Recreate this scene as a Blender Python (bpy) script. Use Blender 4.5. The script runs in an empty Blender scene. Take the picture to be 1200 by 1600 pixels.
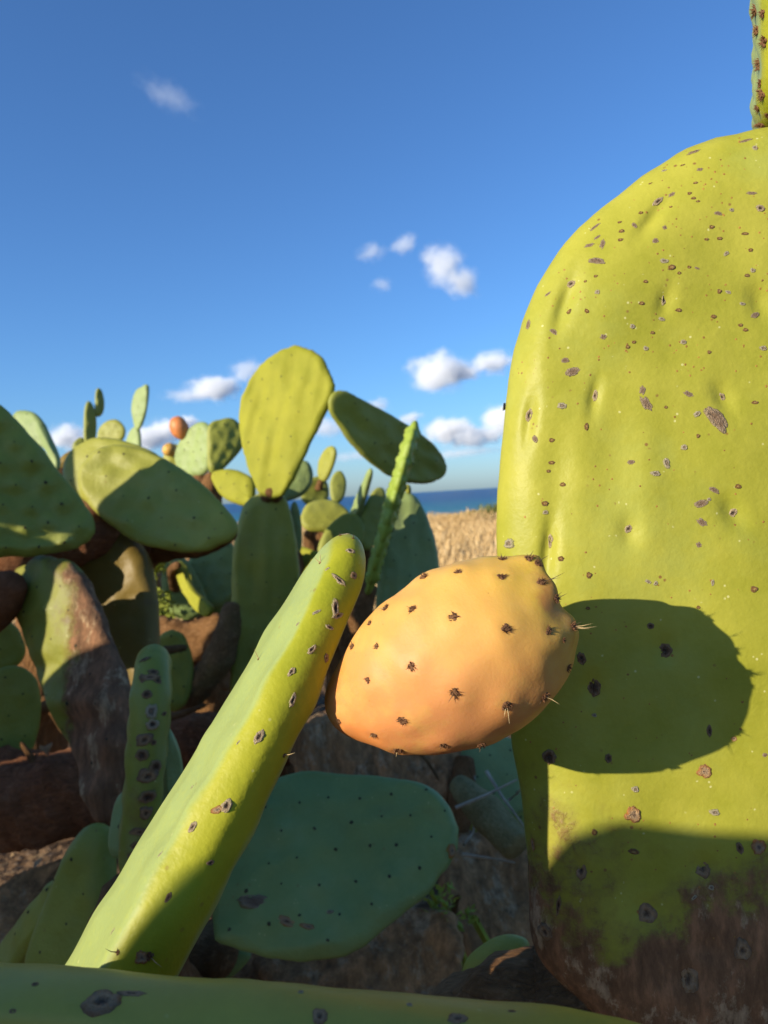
import bpy, bmesh, math, random
import numpy as np
from mathutils import Vector, Matrix, noise
from mathutils.bvhtree import BVHTree

random.seed(7); RNG = np.random.default_rng(7)
scene = bpy.context.scene
COL = scene.collection
R_ = math.radians

# ------------------------------------------------------------------ camera
IW, IH, F = 1200.0, 1600.0, 1164.0          # photograph size and focal length in its pixels
CAM = Vector((0, 0, 0.62))
PITCH, ROLL = R_(-1.35), R_(-3.4)
M = Matrix.Rotation(R_(90) + PITCH, 4, 'X') @ Matrix.Rotation(ROLL, 4, 'Z')
cam_d = bpy.data.cameras.new('camera'); cam = bpy.data.objects.new('camera', cam_d); COL.objects.link(cam)
cam.matrix_world = Matrix.Translation(CAM) @ M
cam_d.sensor_fit = 'VERTICAL'; cam_d.sensor_height = 36.0; cam_d.lens = 36.0 * F / IH
cam_d.clip_start = 0.01; cam_d.clip_end = 80000
cam_d.dof.use_dof = True; cam_d.dof.focus_distance = 0.262; cam_d.dof.aperture_fstop = 20.0
scene.camera = cam
M3 = M.to_3x3()

def ray(px, py):
    return M3 @ Vector(((px - IW/2)/F, -(py - IH/2)/F, -1.0))
def P(px, py, d):
    return CAM + ray(px, py)*d
FWD = M3 @ Vector((0, 0, -1))
def to_px(p):
    q = M3.transposed() @ (Vector(p) - CAM)
    return (IW/2 + F*q.x/-q.z, IH/2 - F*q.y/-q.z)

# ------------------------------------------------------------------ sun and sky
SUNV = Vector((-0.775, -0.55, 0.318)).normalized()      # towards the sun
sun_d = bpy.data.lights.new('sun', 'SUN'); sun_d.energy = 4.9; sun_d.angle = R_(0.5); sun_d.color = (1.0, 0.90, 0.72)
sun = bpy.data.objects.new('sun', sun_d); COL.objects.link(sun)
sun.rotation_euler = SUNV.to_track_quat('Z', 'Y').to_euler(); sun.location = (-6, -5, 5)
ELEV = math.asin(SUNV.z); AZ = math.atan2(SUNV.x, SUNV.y)

scene.view_settings.view_transform = 'Standard'; scene.view_settings.look = 'None'
scene.view_settings.gamma = 1.0; scene.view_settings.exposure = 0.6
scene.view_settings.use_curve_mapping = False
scene.cycles.use_denoising = True
scene.cycles.max_bounces = 8; scene.cycles.diffuse_bounces = 3; scene.cycles.glossy_bounces = 3

world = bpy.data.worlds.new('World'); scene.world = world; world.use_nodes = True

class NT:
    """small helper for wiring node trees"""
    def __init__(s, tree): s.t = tree; s.n = tree.nodes; s.l = tree.links
    def new(s, typ, **kw):
        n = s.n.new(typ)
        for k, v in kw.items():
            setattr(n, k, v)
        return n
    def _in(s, sock, v):
        if v is None: return
        if isinstance(v, bpy.types.NodeSocket): s.l.new(v, sock)
        elif isinstance(v, Vector): sock.default_value = tuple(v)
        else: sock.default_value = v
    def math(s, op, a, b=None, c=None, clamp=False):
        n = s.new('ShaderNodeMath', operation=op, use_clamp=clamp)
        for i, v in enumerate((a, b, c)): s._in(n.inputs[i], v)
        return n.outputs[0]
    def vmath(s, op, a, b=None, out=0):
        n = s.new('ShaderNodeVectorMath', operation=op)
        s._in(n.inputs[0], a); s._in(n.inputs[1], b)
        return n.outputs['Value'] if op in ('DOT_PRODUCT', 'LENGTH') else n.outputs[0]
    def noise(s, vec, scale, detail=3, rough=.55, dist=0, out='Fac'):
        n = s.new('ShaderNodeTexNoise'); s._in(n.inputs['Vector'], vec)
        n.inputs['Scale'].default_value = scale; n.inputs['Detail'].default_value = detail
        n.inputs['Roughness'].default_value = rough; n.inputs['Distortion'].default_value = dist
        return n.outputs[out]
    def voro(s, vec, scale, feature='F1', out='Distance', rnd=1.0):
        n = s.new('ShaderNodeTexVoronoi', feature=feature); s._in(n.inputs['Vector'], vec)
        n.inputs['Scale'].default_value = scale; n.inputs['Randomness'].default_value = rnd
        return n.outputs[out]
    def ramp(s, fac, stops, interp='LINEAR'):
        n = s.new('ShaderNodeValToRGB'); s._in(n.inputs[0], fac); cr = n.color_ramp; cr.interpolation = interp
        while len(cr.elements) < len(stops): cr.elements.new(0.5)
        for e, (p, c) in zip(cr.elements, stops):
            e.position = p; e.color = (*c, 1) if len(c) == 3 else c
        return n.outputs[0]
    def mix(s, fac, a, b, mode='MIX'):
        n = s.new('ShaderNodeMix', data_type='RGBA', blend_type=mode)
        s._in(n.inputs[0], fac)
        s._in(n.inputs[6], (*a, 1) if isinstance(a, tuple) and len(a) == 3 else a)
        s._in(n.inputs[7], (*b, 1) if isinstance(b, tuple) and len(b) == 3 else b)
        return n.outputs[2]
    def smooth(s, v, lo, hi):
        n = s.new('ShaderNodeMapRange', interpolation_type='SMOOTHSTEP'); s._in(n.inputs[0], v)
        n.inputs[1].default_value = lo; n.inputs[2].default_value = hi
        return n.outputs[0]
    def scale(s, vec, sc):
        n = s.new('ShaderNodeMapping'); s._in(n.inputs['Vector'], vec); n.inputs['Scale'].default_value = sc
        return n.outputs[0]

def build_world():
    w = NT(world.node_tree); w.n.clear()
    sky = w.new('ShaderNodeTexSky', sky_type='NISHITA', sun_disc=False)
    sky.sun_elevation = ELEV; sky.sun_rotation = AZ % (2*math.pi)
    sky.altitude = 0; sky.air_density = 1.0; sky.dust_density = 0.6; sky.ozone_density = 8.0
    bg = w.new('ShaderNodeBackground'); w._in(bg.inputs[0], sky.outputs[0]); bg.inputs[1].default_value = 0.13
    out = w.new('ShaderNodeOutputWorld'); w.l.new(bg.outputs[0], out.inputs[0])
build_world()

# ------------------------------------------------------------------ object helpers
def mesh_obj(name, verts, faces, mat, parent=None, uv=None, smooth=True):
    me = bpy.data.meshes.new(name)
    me.from_pydata([tuple(v) for v in verts], [], faces)
    if uv is not None:
        lay = me.uv_layers.new(name='UVMap')
        idx = np.empty(len(me.loops), dtype=np.int32); me.loops.foreach_get('vertex_index', idx)
        lay.data.foreach_set('uv', np.asarray(uv, dtype=np.float32)[idx].ravel())
    if smooth: me.polygons.foreach_set('use_smooth', np.ones(len(me.polygons), dtype=bool))
    if mat: me.materials.append(mat)
    o = bpy.data.objects.new(name, me); COL.objects.link(o)
    if parent:
        o.parent = parent
        o.matrix_parent_inverse = Matrix.Identity(4)
    return o
def tag(o, label=None, cat=None, group=None, kind=None):
    if label: o['label'] = label
    if cat: o['category'] = cat
    if group: o['group'] = group
    if kind: o['kind'] = kind
    return o
def thing(name, label, cat, loc, group=None):
    o = bpy.data.objects.new(name, None); COL.objects.link(o); o.location = loc; o.empty_display_size = .05
    return tag(o, label, cat, group)

# ------------------------------------------------------------------ materials
def new_mat(name):
    m = bpy.data.materials.new(name); m.use_nodes = True
    t = NT(m.node_tree); t.n.clear()
    bs = t.new('ShaderNodeBsdfPrincipled'); out = t.new('ShaderNodeOutputMaterial'); t.l.new(bs.outputs[0], out.inputs[0])
    return m, t, bs

def pad_mat(name, c1, c2, c3=None, woody=0.0, rough=.42, bumps=.25, speck=0.0, stain=0.0, sss=0.0, fine=1.0, barkcol=(.19, .095, .042), facecol=None, spec=.30):
    """cactus skin: two greens mottled together, waxy bloom, optional corky base and rusty speckles"""
    m, t, bs = new_mat(name)
    tc = t.new('ShaderNodeTexCoord'); O = tc.outputs['Object']; UV = tc.outputs['UV']
    n1 = t.noise(O, 9*fine, 4, .55); n2 = t.noise(O, 60*fine, 4, .6); n3 = t.noise(O, 420*fine, 2, .6)
    f = t.math('ADD', t.math('MULTIPLY', n1, .75), t.math('MULTIPLY', n2, .35))
    col = t.ramp(f, [(.38, c1), (.70, c2)])
    if c3:                                                   # pale wax bloom, patchy
        col = t.mix(t.math('MULTIPLY', t.smooth(t.noise(O, 17*fine, 5, .65), .48, .72), .6), col, c3)
    if facecol:                                              # wax bloom that survives on the flat faces and is rubbed off the rim
        at = t.new('ShaderNodeAttribute', attribute_name='face')
        ff = t.smooth(t.math('ADD', at.outputs['Fac'], t.math('MULTIPLY', t.math('SUBTRACT', n2, .5), .5)), .55, 1.0)
        col = t.mix(t.math('MULTIPLY', ff, .85), col, facecol)
    col = t.mix(t.math('MULTIPLY', t.smooth(n3, .45, .75), .12), col, (c2[0]*1.25, c2[1]*1.25, c2[2]*1.3))
    if speck:
        v = t.voro(O, 210*fine, rnd=1.0); pick = t.noise(O, 75*fine, 1)
        s = t.math('MULTIPLY', t.math('SUBTRACT', 1.0, t.smooth(v, .10, .20)), t.smooth(pick, .60, .66))
        col = t.mix(t.math('MULTIPLY', s, speck), col, (.20, .105, .03))
        v2 = t.voro(O, 330*fine); s2 = t.math('MULTIPLY', t.math('SUBTRACT', 1.0, t.smooth(v2, .12, .22)), t.smooth(t.noise(O, 120*fine, 1), .63, .68))
        col = t.mix(t.math('MULTIPLY', s2, speck*.8), col, (.55, .52, .22))
    h = t.math('ADD', t.math('MULTIPLY', n2, .6), t.math('MULTIPLY', n3, .16))
    rg = rough
    if stain:
        s = t.smooth(t.noise(O, 26*fine, 6, .7, dist=.6), .60 - .1*stain, .70)
        col = t.mix(t.math('MULTIPLY', s, .85*min(1, stain)), col, (.13, .075, .035))
    if woody:
        sep = t.new('ShaderNodeSeparateXYZ'); t._in(sep.inputs[0], UV)
        e = t.math('ADD', sep.outputs[1], t.math('MULTIPLY', t.math('SUBTRACT', t.noise(O, 22*fine, 8, .70), .5), .60))
        wf = t.smooth(e, woody + .045, woody - .02); wf0 = t.smooth(e, woody + .10, woody)
        bark_n = t.noise(t.scale(O, (1, 1, .35)), 170*fine, 5, .7)
        bc = t.ramp(bark_n, [(.3, tuple(x*.55 for x in barkcol)), (.5, barkcol), (.72, (barkcol[0]*1.9, barkcol[1]*1.8, barkcol[2]*1.8))])
        flake = t.smooth(t.noise(t.scale(O, (1.3, 1.3, .7)), 48*fine, 6, .75), .53, .60)
        bc = t.mix(t.math('MULTIPLY', flake, .8), bc, t.ramp(bark_n, [(.35, (.13, .075, .035)), (.6, (.48, .33, .18))]))
        col = t.mix(t.math('MULTIPLY', wf0, .6), col, (.17, .12, .03))
        col = t.mix(wf, col, bc)
        h = t.math('ADD', h, t.math('MULTIPLY', wf, t.math('MULTIPLY', bark_n, 1.6)))
        rg = t.math('MULTIPLY_ADD', wf, .35, rough)
    t._in(bs.inputs['Base Color'], col); t._in(bs.inputs['Roughness'], rg)
    bs.inputs['Specular IOR Level'].default_value = spec
    if sss:
        bs.inputs['Subsurface Weight'].default_value = sss; bs.inputs['Subsurface Radius'].default_value = (.004, .005, .001)
        bs.inputs['Subsurface Scale'].default_value = 1.0
    bp = t.new('ShaderNodeBump'); bp.inputs['Strength'].default_value = bumps; bp.inputs['Distance'].default_value = .002/fine
    t._in(bp.inputs['Height'], h); t.l.new(bp.outputs[0], bs.inputs['Normal'])
    return m

def bark_mat(name, a, b, c, fine=1.0, moss=0.0):
    m, t, bs = new_mat(name)
    tc = t.new('ShaderNodeTexCoord'); O = tc.outputs['Object']; UV = tc.outputs['UV']
    st = t.scale(UV, (22, 2.6, 1))
    n1 = t.noise(O, 12*fine, 6, .7); n2 = t.noise(st, 3.0, 6, .7, dist=.7); n3 = t.noise(O, 140*fine, 4, .7)
    cr = t.voro(t.vmath('ADD', st, t.vmath('MULTIPLY', t.noise(O, 40*fine, 3, out='Color'), (.9, .9, .9))), 1.4, feature='DISTANCE_TO_EDGE')
    crack = t.math('MULTIPLY_ADD', t.smooth(cr, .0, .05), .3, .7)
    f = t.math('ADD', t.math('MULTIPLY', n1, .6), t.math('MULTIPLY', n2, .45))
    col = t.ramp(f, [(.36, a), (.54, b), (.72, c)])
    col = t.mix(t.math('MULTIPLY', t.smooth(n3, .5, .75), .35), col, (c[0]*1.4, c[1]*1.4, c[2]*1.45))
    if moss: col = t.mix(t.math('MULTIPLY', t.smooth(t.noise(O, 16*fine, 4), .48, .62), moss), col, (.10, .11, .02))
    col = t.mix(t.math('MULTIPLY', t.math('SUBTRACT', 1, crack), .7), col, (a[0]*.3, a[1]*.3, a[2]*.3))
    t._in(bs.inputs['Base Color'], col); bs.inputs['Roughness'].default_value = .85
    bs.inputs['Specular IOR Level'].default_value = .2
    h = t.math('ADD', t.math('MULTIPLY', crack, .5), t.math('ADD', n2, t.math('MULTIPLY', n3, .5)))
    bp = t.new('ShaderNodeBump'); bp.inputs['Strength'].default_value = .8; bp.inputs['Distance'].default_value = .006/fine
    t._in(bp.inputs['Height'], h); t.l.new(bp.outputs[0], bs.inputs['Normal'])
    return m

def scar_mat(name, stops, rough=.8, spec=.2, bump=.6):
    """cork scar coloured by its own rings: UV.x runs from its centre (0) to its lip (1)"""
    m, t, bs = new_mat(name)
    tc = t.new('ShaderNodeTexCoord'); UV = tc.outputs['UV']; O = tc.outputs['Object']
    sep = t.new('ShaderNodeSeparateXYZ'); t._in(sep.inputs[0], UV)
    oi = t.new('ShaderNodeObjectInfo')
    ov = t.vmath('ADD', O, t.vmath('MULTIPLY', oi.outputs['Random'], (37., 11., 5.)))
    n = t.noise(ov, 1.7, 5, .7, dist=.5); nf = t.noise(ov, 6, 4, .7)
    r = t.math('ADD', sep.outputs[0], t.math('MULTIPLY', t.math('SUBTRACT', n, .5), .7), clamp=True)
    col = t.ramp(r, stops)
    col = t.mix(t.math('MULTIPLY', t.smooth(nf, .35, .7), .55), col, t.mix(.5, col, (.42, .34, .26)))
    t._in(bs.inputs['Base Color'], col); bs.inputs['Roughness'].default_value = rough; bs.inputs['Specular IOR Level'].default_value = spec
    bp = t.new('ShaderNodeBump'); bp.inputs['Strength'].default_value = bump; bp.inputs['Distance'].default_value = .25
    t._in(bp.inputs['Height'], nf); t.l.new(bp.outputs[0], bs.inputs['Normal'])
    return m

def plain_mat(name, c, rough=.7, var=.35, scale=60, spec=.3, trans=0.0):
    m, t, bs = new_mat(name)
    tc = t.new('ShaderNodeTexCoord'); O = tc.outputs['Object']
    n = t.noise(O, scale, 4, .6)
    col = t.ramp(n, [(.3, tuple(x*(1-var) for x in c)), (.7, tuple(min(1, x*(1+var)) for x in c))])
    t._in(bs.inputs['Base Color'], col); bs.inputs['Roughness'].default_value = rough; bs.inputs['Specular IOR Level'].default_value = spec
    if trans: bs.inputs['Transmission Weight'].default_value = 0
    return m

YG = pad_mat('skin_yellow_green', (.222, .226, .016), (.345, .322, .042), (.30, .315, .060), woody=.135, rough=.46, bumps=.45, spec=.17, speck=.95, fine=1.0, sss=.0)
CEN = pad_mat('skin_fresh_green', (.21, .235, .012), (.37, .35, .022), None, rough=.46, bumps=.5, spec=.16, speck=.4, facecol=(.265, .325, .115))
BOT = pad_mat('skin_olive', (.22, .215, .035), (.32, .30, .048), (.30, .29, .08), rough=.45, bumps=.2, speck=.25)
YEL = pad_mat('skin_pale_yellow', (.21, .215, .022), (.30, .285, .032), (.26, .26, .04), rough=.6, spec=.06, bumps=.6, speck=.2, fine=.5)
MID = pad_mat('skin_mid_green', (.215, .215, .030), (.30, .29, .040), (.29, .295, .075), rough=.55, bumps=.8, speck=.6, fine=.5, stain=.12)
DRK = pad_mat('skin_deep_green', (.195, .21, .030), (.27, .275, .040), (.27, .28, .07), rough=.55, bumps=.8, speck=.5, fine=.5, stain=.10)
BLU = pad_mat('skin_blue_green', (.155, .215, .060), (.215, .28, .080), (.26, .32, .12), rough=.55, bumps=.8, speck=.4, fine=.6, stain=.2)
PAL = pad_mat('skin_grey_green', (.19, .25, .085), (.27, .33, .11), (.29, .34, .16), rough=.55, bumps=.7, speck=.4, fine=.5)
CENF = pad_mat('skin_bright_far', (.20, .27, .03), (.29, .36, .045), (.28, .36, .09), rough=.55, bumps=.7, speck=.4, fine=.5)
DEAD = pad_mat('dead_brown', (.16, .10, .05), (.22, .14, .07), None, woody=3.0, rough=.7, bumps=.8, fine=.5, barkcol=(.30, .155, .062))
OLD = pad_mat('skin_old_brown', (.16, .17, .02), (.23, .22, .03), None, woody=.42, rough=.55, bumps=.5, speck=.8, stain=.9, fine=.5, barkcol=(.17, .085, .04))
OLD2 = pad_mat('skin_old_rusty', (.16, .105, .018), (.21, .14, .025), None, rough=.5, bumps=.5, speck=.8, stain=1.3, fine=.35, barkcol=(.14, .07, .03))
SCR = pad_mat('skin_scarred', (.15, .19, .03), (.24, .24, .03), (.20, .25, .11), rough=.5, bumps=.4, speck=.9, stain=.7, fine=.8)
BARK = bark_mat('bark_dark', (.095, .042, .012), (.20, .095, .032), (.33, .19, .085))
BARKR = bark_mat('bark_reddish', (.12, .045, .018), (.25, .098, .04), (.36, .18, .09), fine=.7)
BARKG = bark_mat('bark_grey', (.10, .055, .018), (.21, .12, .048), (.37, .24, .12), fine=.8, moss=.25)
BARKP = bark_mat('dried_rind', (.13, .10, .03), (.27, .22, .085), (.42, .35, .16), fine=1.5)
SC = {
 'c': scar_mat('scar_cork', [(.0, (.21, .13, .075)), (.55, (.25, .16, .095)), (.82, (.36, .27, .16)), (1., (.24, .18, .06))]),
 's': scar_mat('scar_slit', [(.0, (.022, .012, .008)), (.22, (.05, .028, .015)), (.42, (.32, .22, .13)), (.85, (.54, .42, .24)), (1., (.27, .25, .05))]),
 'a': scar_mat('scar_amber', [(.0, (.50, .38, .14)), (.30, (.36, .19, .03)), (.6, (.18, .065, .008)), (.88, (.20, .11, .012)), (1., (.27, .25, .03))], rough=.45, spec=.4),
 'p': scar_mat('scar_pale', [(.0, (.30, .21, .12)), (.35, (.20, .15, .09)), (.65, (.52, .44, .29)), (1., (.33, .30, .10))]),
 'd': scar_mat('scar_dark', [(.0, (.02, .012, .008)), (.4, (.12, .055, .02)), (.8, (.30, .18, .08)), (1., (.15, .14, .03))]),
 'o': scar_mat('scar_rust', [(.0, (.07, .03, .015)), (.30, (.45, .30, .17)), (.6, (.50, .30, .13)), (.86, (.40, .15, .03)), (1., (.30, .22, .03))]),
 'k': scar_mat('scar_grey', [(.0, (.05, .028, .012)), (.2, (.18, .10, .045)), (.5, (.46, .29, .14)), (1., (.17, .10, .045))]),
}
GLOCH = plain_mat('glochid_brown', (.15, .07, .03), .8, .6, 900)
SPINE = plain_mat('spine_straw', (.42, .30, .14), .5, .3, 300)
SPINED = plain_mat('spine_dark', (.09, .06, .03), .6, .3, 300)
AREO = plain_mat('areole_dark', (.05, .04, .02), .9, .4, 300)

# ------------------------------------------------------------------ pads
def catmull(pts, n):
    pts = np.asarray(pts, float); k = len(pts); out = []
    for i in range(k):
        p0, p1, p2, p3 = pts[i-1], pts[i], pts[(i+1) % k], pts[(i+2) % k]
        for t in np.linspace(0, 1, 12, endpoint=False):
            out.append(.5*((2*p1) + (-p0+p2)*t + (2*p0-5*p1+4*p2-p3)*t*t + (-p0+3*p1-3*p2+p3)*t**3))
    out = np.asarray(out); c = np.vstack([out, out[:1]])
    L = np.r_[0, np.cumsum(np.linalg.norm(np.diff(c, axis=0), axis=1))]
    s = np.linspace(0, L[-1], n, endpoint=False)
    return np.c_[np.interp(s, L, c[:, 0]), np.interp(s, L, c[:, 1])]

PADS = {}
def solid_pad(parent, pts2, org, u, v, n, T, mat, name='pad', N=72, K=18, rim=None, dome=.10, rough=.004, ridge=.0, bump=.0018, spacing=.035,
              areoles=True, seed=0, base=None, tipv=None, dents=None, warp=0.0, areole_r=.0016, areole_side=0, pw=2.0, taper=0.0, wob=.022, teeth=None):
    """one cactus joint: closed outline pts2 (metres in the plane org,u,v), thickness T, blunt rounded rim, lumpy skin"""
    pts = catmull(pts2, N); c = pts.mean(axis=0)
    if wob:                                                 # outline never quite smooth
        pts = np.array([c + (p-c)*(1 + wob*(noise.noise(Vector((*(p-c)*38, seed*2.7))) + .7*noise.noise(Vector((*(p-c)*110, seed*1.9))))) for p in pts])
    if teeth: pts = np.array([c + (p-c)*(1 + teeth[1]*abs(math.sin(i*math.pi*teeth[0]/N))**.7) for i, p in enumerate(pts)])
    rim = rim or T*.75
    R = np.linalg.norm(pts - c, axis=1)
    ss = np.sin(np.linspace(0, math.pi/2, K+1))**.8          # rings, crowded towards the rim
    ss = 1 - (1-np.linspace(0, 1, K+1))**1.9
    size = max(np.ptp(pts[:, 0]), np.ptp(pts[:, 1]))
    # areoles on a jittered slanting grid
    rr = random.Random(seed*31+5); ar = []
    if spacing:
        for i in range(-14, 15):
            for j in range(-14, 15):
                q = c + np.array([(i + .5*(j % 2))*spacing, j*spacing*.8]) + np.array([rr.uniform(-.13, .13), rr.uniform(-.13, .13)])*spacing
                d_ = q - c; a_ = math.atan2(d_[1], d_[0]); an = np.arctan2(pts[:, 1]-c[1], pts[:, 0]-c[0])
                Rm = R[np.argmin(np.abs(np.angle(np.exp(1j*(an-a_)))))]
                if np.linalg.norm(d_) < Rm*.93: ar.append(q)
    ar_np = np.array(ar) if ar else np.zeros((0, 2))
    sv = Vector((seed*7.3, seed*3.1, seed*1.7))
    base = np.asarray(base if base is not None else pts[np.argmin(pts[:, 1])]); tipv = np.asarray(tipv if tipv is not None else 2*c-base)
    ax = tipv-base; axl = np.linalg.norm(ax); ax = ax/axl; pe = np.array([-ax[1], ax[0]])
    verts, uvs, edg = [], [], []
    def height(q, e, side):
        k = min(1, e/rim); h = T/2*max(0, 1-(1-k)**pw)**(1/pw)
        h *= (1 + dome*min(1, e/(size*.35)))*(1 + taper*(.5 - ((q-base) @ ax)/axl))
        fall = min(1, e/(rim*.8))
        nv = noise.noise(Vector((q[0], q[1], side*.3))*(1/.07) + sv)*rough + noise.noise(Vector((q[0], q[1], side*.3))*(1/.028) + sv)*rough*.35
        if ridge:
            la, lp = (q-base) @ ax, (q-base) @ pe
            nv += ridge*noise.noise(Vector((lp/.022, la/.12, side*2.0)) + sv)
        h += nv*fall
        if bump and len(ar_np):
            dd = ((ar_np-q)**2).sum(axis=1); m_ = dd.min()
            h += bump*fall*math.exp(-m_/(2*(spacing*.2)**2))
        return h
    org = Vector(org)
    def bend(q):
        la = ((q-base) @ ax)/axl
        return warp*size*((la-.5)**2 - .1)
    def push(q, e, side):
        h = height(q, e, side) if e > 1e-6 else 0
        w_ = org + u*q[0] + v*q[1] + n*(h*side + bend(q))
        verts.append(w_); la, lp = (q-base) @ ax, (q-base) @ pe
        uvs.append((lp/axl+.5, la/axl)); edg.append(min(1, e/(rim*.8)))
    rings = {}
    for i in range(N): push(pts[i], 0, 1)
    rings[(1, K)] = rings[(-1, K)] = list(range(N))
    for side in (1, -1):
        for k in range(K-1, 0, -1):
            st = len(verts)
            for i in range(N):
                q = c + (pts[i]-c)*ss[k]; push(q, (1-ss[k])*(R[i]*ss[k] + R.mean()*(1-ss[k])), side)
            rings[(side, k)] = list(range(st, st+N))
        push(c.copy(), R.mean(), side); rings[(side, 0)] = len(verts)-1
    faces = []
    for side in (1, -1):
        for k in range(K, 1, -1):
            a, b = rings[(side, k)], rings[(side, k-1)]
            for i in range(N):
                j = (i+1) % N; f = (a[i], a[j], b[j], b[i]); faces.append(f if side == 1 else f[::-1])
        b = rings[(side, 1)]; ce = rings[(side, 0)]
        for i in range(N):
            f = (b[i], b[(i+1) % N], ce); faces.append(f if side == 1 else f[::-1])
    if dents:                                               # (px, py, radius px, depth m, stretch) pushed into the front skin
        nv = len(verts)
        for i in range(nv):
            p = verts[i]
            if (p-org).dot(n) <= 0: continue
            x, y = to_px(p); dz = 0
            for (dx, dy, r, dep, st, an) in dents:
                ca, sa = math.cos(R_(an)), math.sin(R_(an))
                xx, yy = x-dx, y-dy
                a_, b_ = xx*ca+yy*sa, -xx*sa+yy*ca
                q2 = (a_/(r*st))**2 + (b_/r)**2
                if q2 < 9: dz += .75*dep*math.exp(-q2)
            verts[i] = p - n*dz
    off = parent.location
    o = mesh_obj(name, [p-off for p in verts], faces, mat, parent, uvs)
    at_ = o.data.attributes.new('face', 'FLOAT', 'POINT'); at_.data.foreach_set('value', np.array(edg, dtype=np.float32))
    bv = BVHTree.FromPolygons([tuple(p) for p in verts], faces)
    PADS[o.name] = bv; o_b = (o, bv)
    if areoles and len(ar):
        av, af = [], []
        for side in ((1, -1) if not areole_side else (areole_side,)):
            for q in ar:
                ctr = org + u*q[0] + v*q[1] + n*bend(q)
                hit = bv.ray_cast(ctr + n*side*.2, -n*side)
                if hit[0] is None: continue
                blob(av, af, hit[0]-off, hit[1], areole_r*rr.uniform(.7, 1.25), rr)
        ao = mesh_obj('areoles', av, af, AREO, o); tag(ao, kind='stuff')
    return o_b

def basis(nrm):
    nrm = nrm.normalized(); t1 = nrm.orthogonal().normalized(); return t1, nrm.cross(t1), nrm
def blob(av, af, p, nrm, r, rr, h=.7):
    t1, t2, nn = basis(nrm); b = len(av); a0 = rr.uniform(0, 6)
    for k in range(6):
        a = a0 + k*math.pi/3; av.append(p + (t1*math.cos(a)+t2*math.sin(a))*r*rr.uniform(.75, 1.2) - nn*r*.2)
    av.append(p + nn*r*h)
    for k in range(6): af.append((b+k, b+(k+1) % 6, b+6))

def frame_for(nrm, up_hint=Vector((0, 0, 1))):
    n = nrm.normalized(); v = (up_hint - n*up_hint.dot(n)).normalized(); u = v.cross(n)
    return u, v, n

def px_pad(parent, outline, d, nrm, T, mat, base=None, tip=None, **kw):
    """joint whose outline was traced in pixels; the plane passes at depth d under the outline's centre"""
    o = np.asarray(outline, float); cx, cy = o.mean(axis=0)
    if d > .6: T *= .72; kw['areole_r'] = kw.get('areole_r', .0016)*1.25; kw['rough'] = kw.get('rough', .004)*.8
    org = P(cx, cy, d); u, v, n = frame_for(Vector(nrm))
    if n.dot(ray(cx, cy)) > 0: pass
    def pl(x, y):
        r = ray(x, y); t = (org-CAM).dot(n)/r.dot(n); w = CAM + r*t - org
        return np.array([w.dot(u), w.dot(v)])
    p2 = [pl(*q) for q in outline]
    ar = sum(p2[i][0]*p2[(i+1) % len(p2)][1]-p2[(i+1) % len(p2)][0]*p2[i][1] for i in range(len(p2)))
    if ar < 0: p2 = p2[::-1]
    return solid_pad(parent, p2, org, u, v, n, T, mat, base=pl(*base) if base else None, tipv=pl(*tip) if tip else None, **kw)

EGG = [(0, 0), (.20, .04), (.36, .20), (.47, .42), (.50, .62), (.44, .82), (.27, .95), (0, 1), (-.27, .95), (-.44, .82), (-.50, .62), (-.47, .42), (-.36, .20), (-.20, .04)]
def egg_pad(parent, A, B, nrm, width, T, mat, shape=EGG, **kw):
    """joint from its foot A to its crown B, facing nrm"""
    A, B = Vector(A), Vector(B); v = (B-A); L = v.length; v.normalize()
    n = Vector(nrm); n = (n - v*n.dot(v)).normalized(); u = v.cross(n)
    rr = random.Random(kw.get('seed', 0)); sk = rr.uniform(-.06, .06)
    p2 = [((x + sk*math.sin(y*3))*width, y*L) for x, y in shape]
    ar = sum(p2[i][0]*p2[(i+1) % len(p2)][1]-p2[(i+1) % len(p2)][0]*p2[i][1] for i in range(len(p2)))
    if ar < 0: p2 = p2[::-1]
    kw.setdefault('base', (0, 0)); kw.setdefault('tipv', (0, L))
    return solid_pad(parent, p2, A, u, v, n, T, mat, **kw)

def edge_on(A, B, turn=0.0):
    """facing of a joint that shows the viewer its rim; turn > 0 opens its left face"""
    A, B = Vector(A), Vector(B); v = (B-A).normalized(); r = ((A+B)/2-CAM).normalized(); n = r.cross(v).normalized()
    if n.x > 0: n = -n
    n.rotate(Matrix.Rotation(turn, 3, v)); return n

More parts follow.
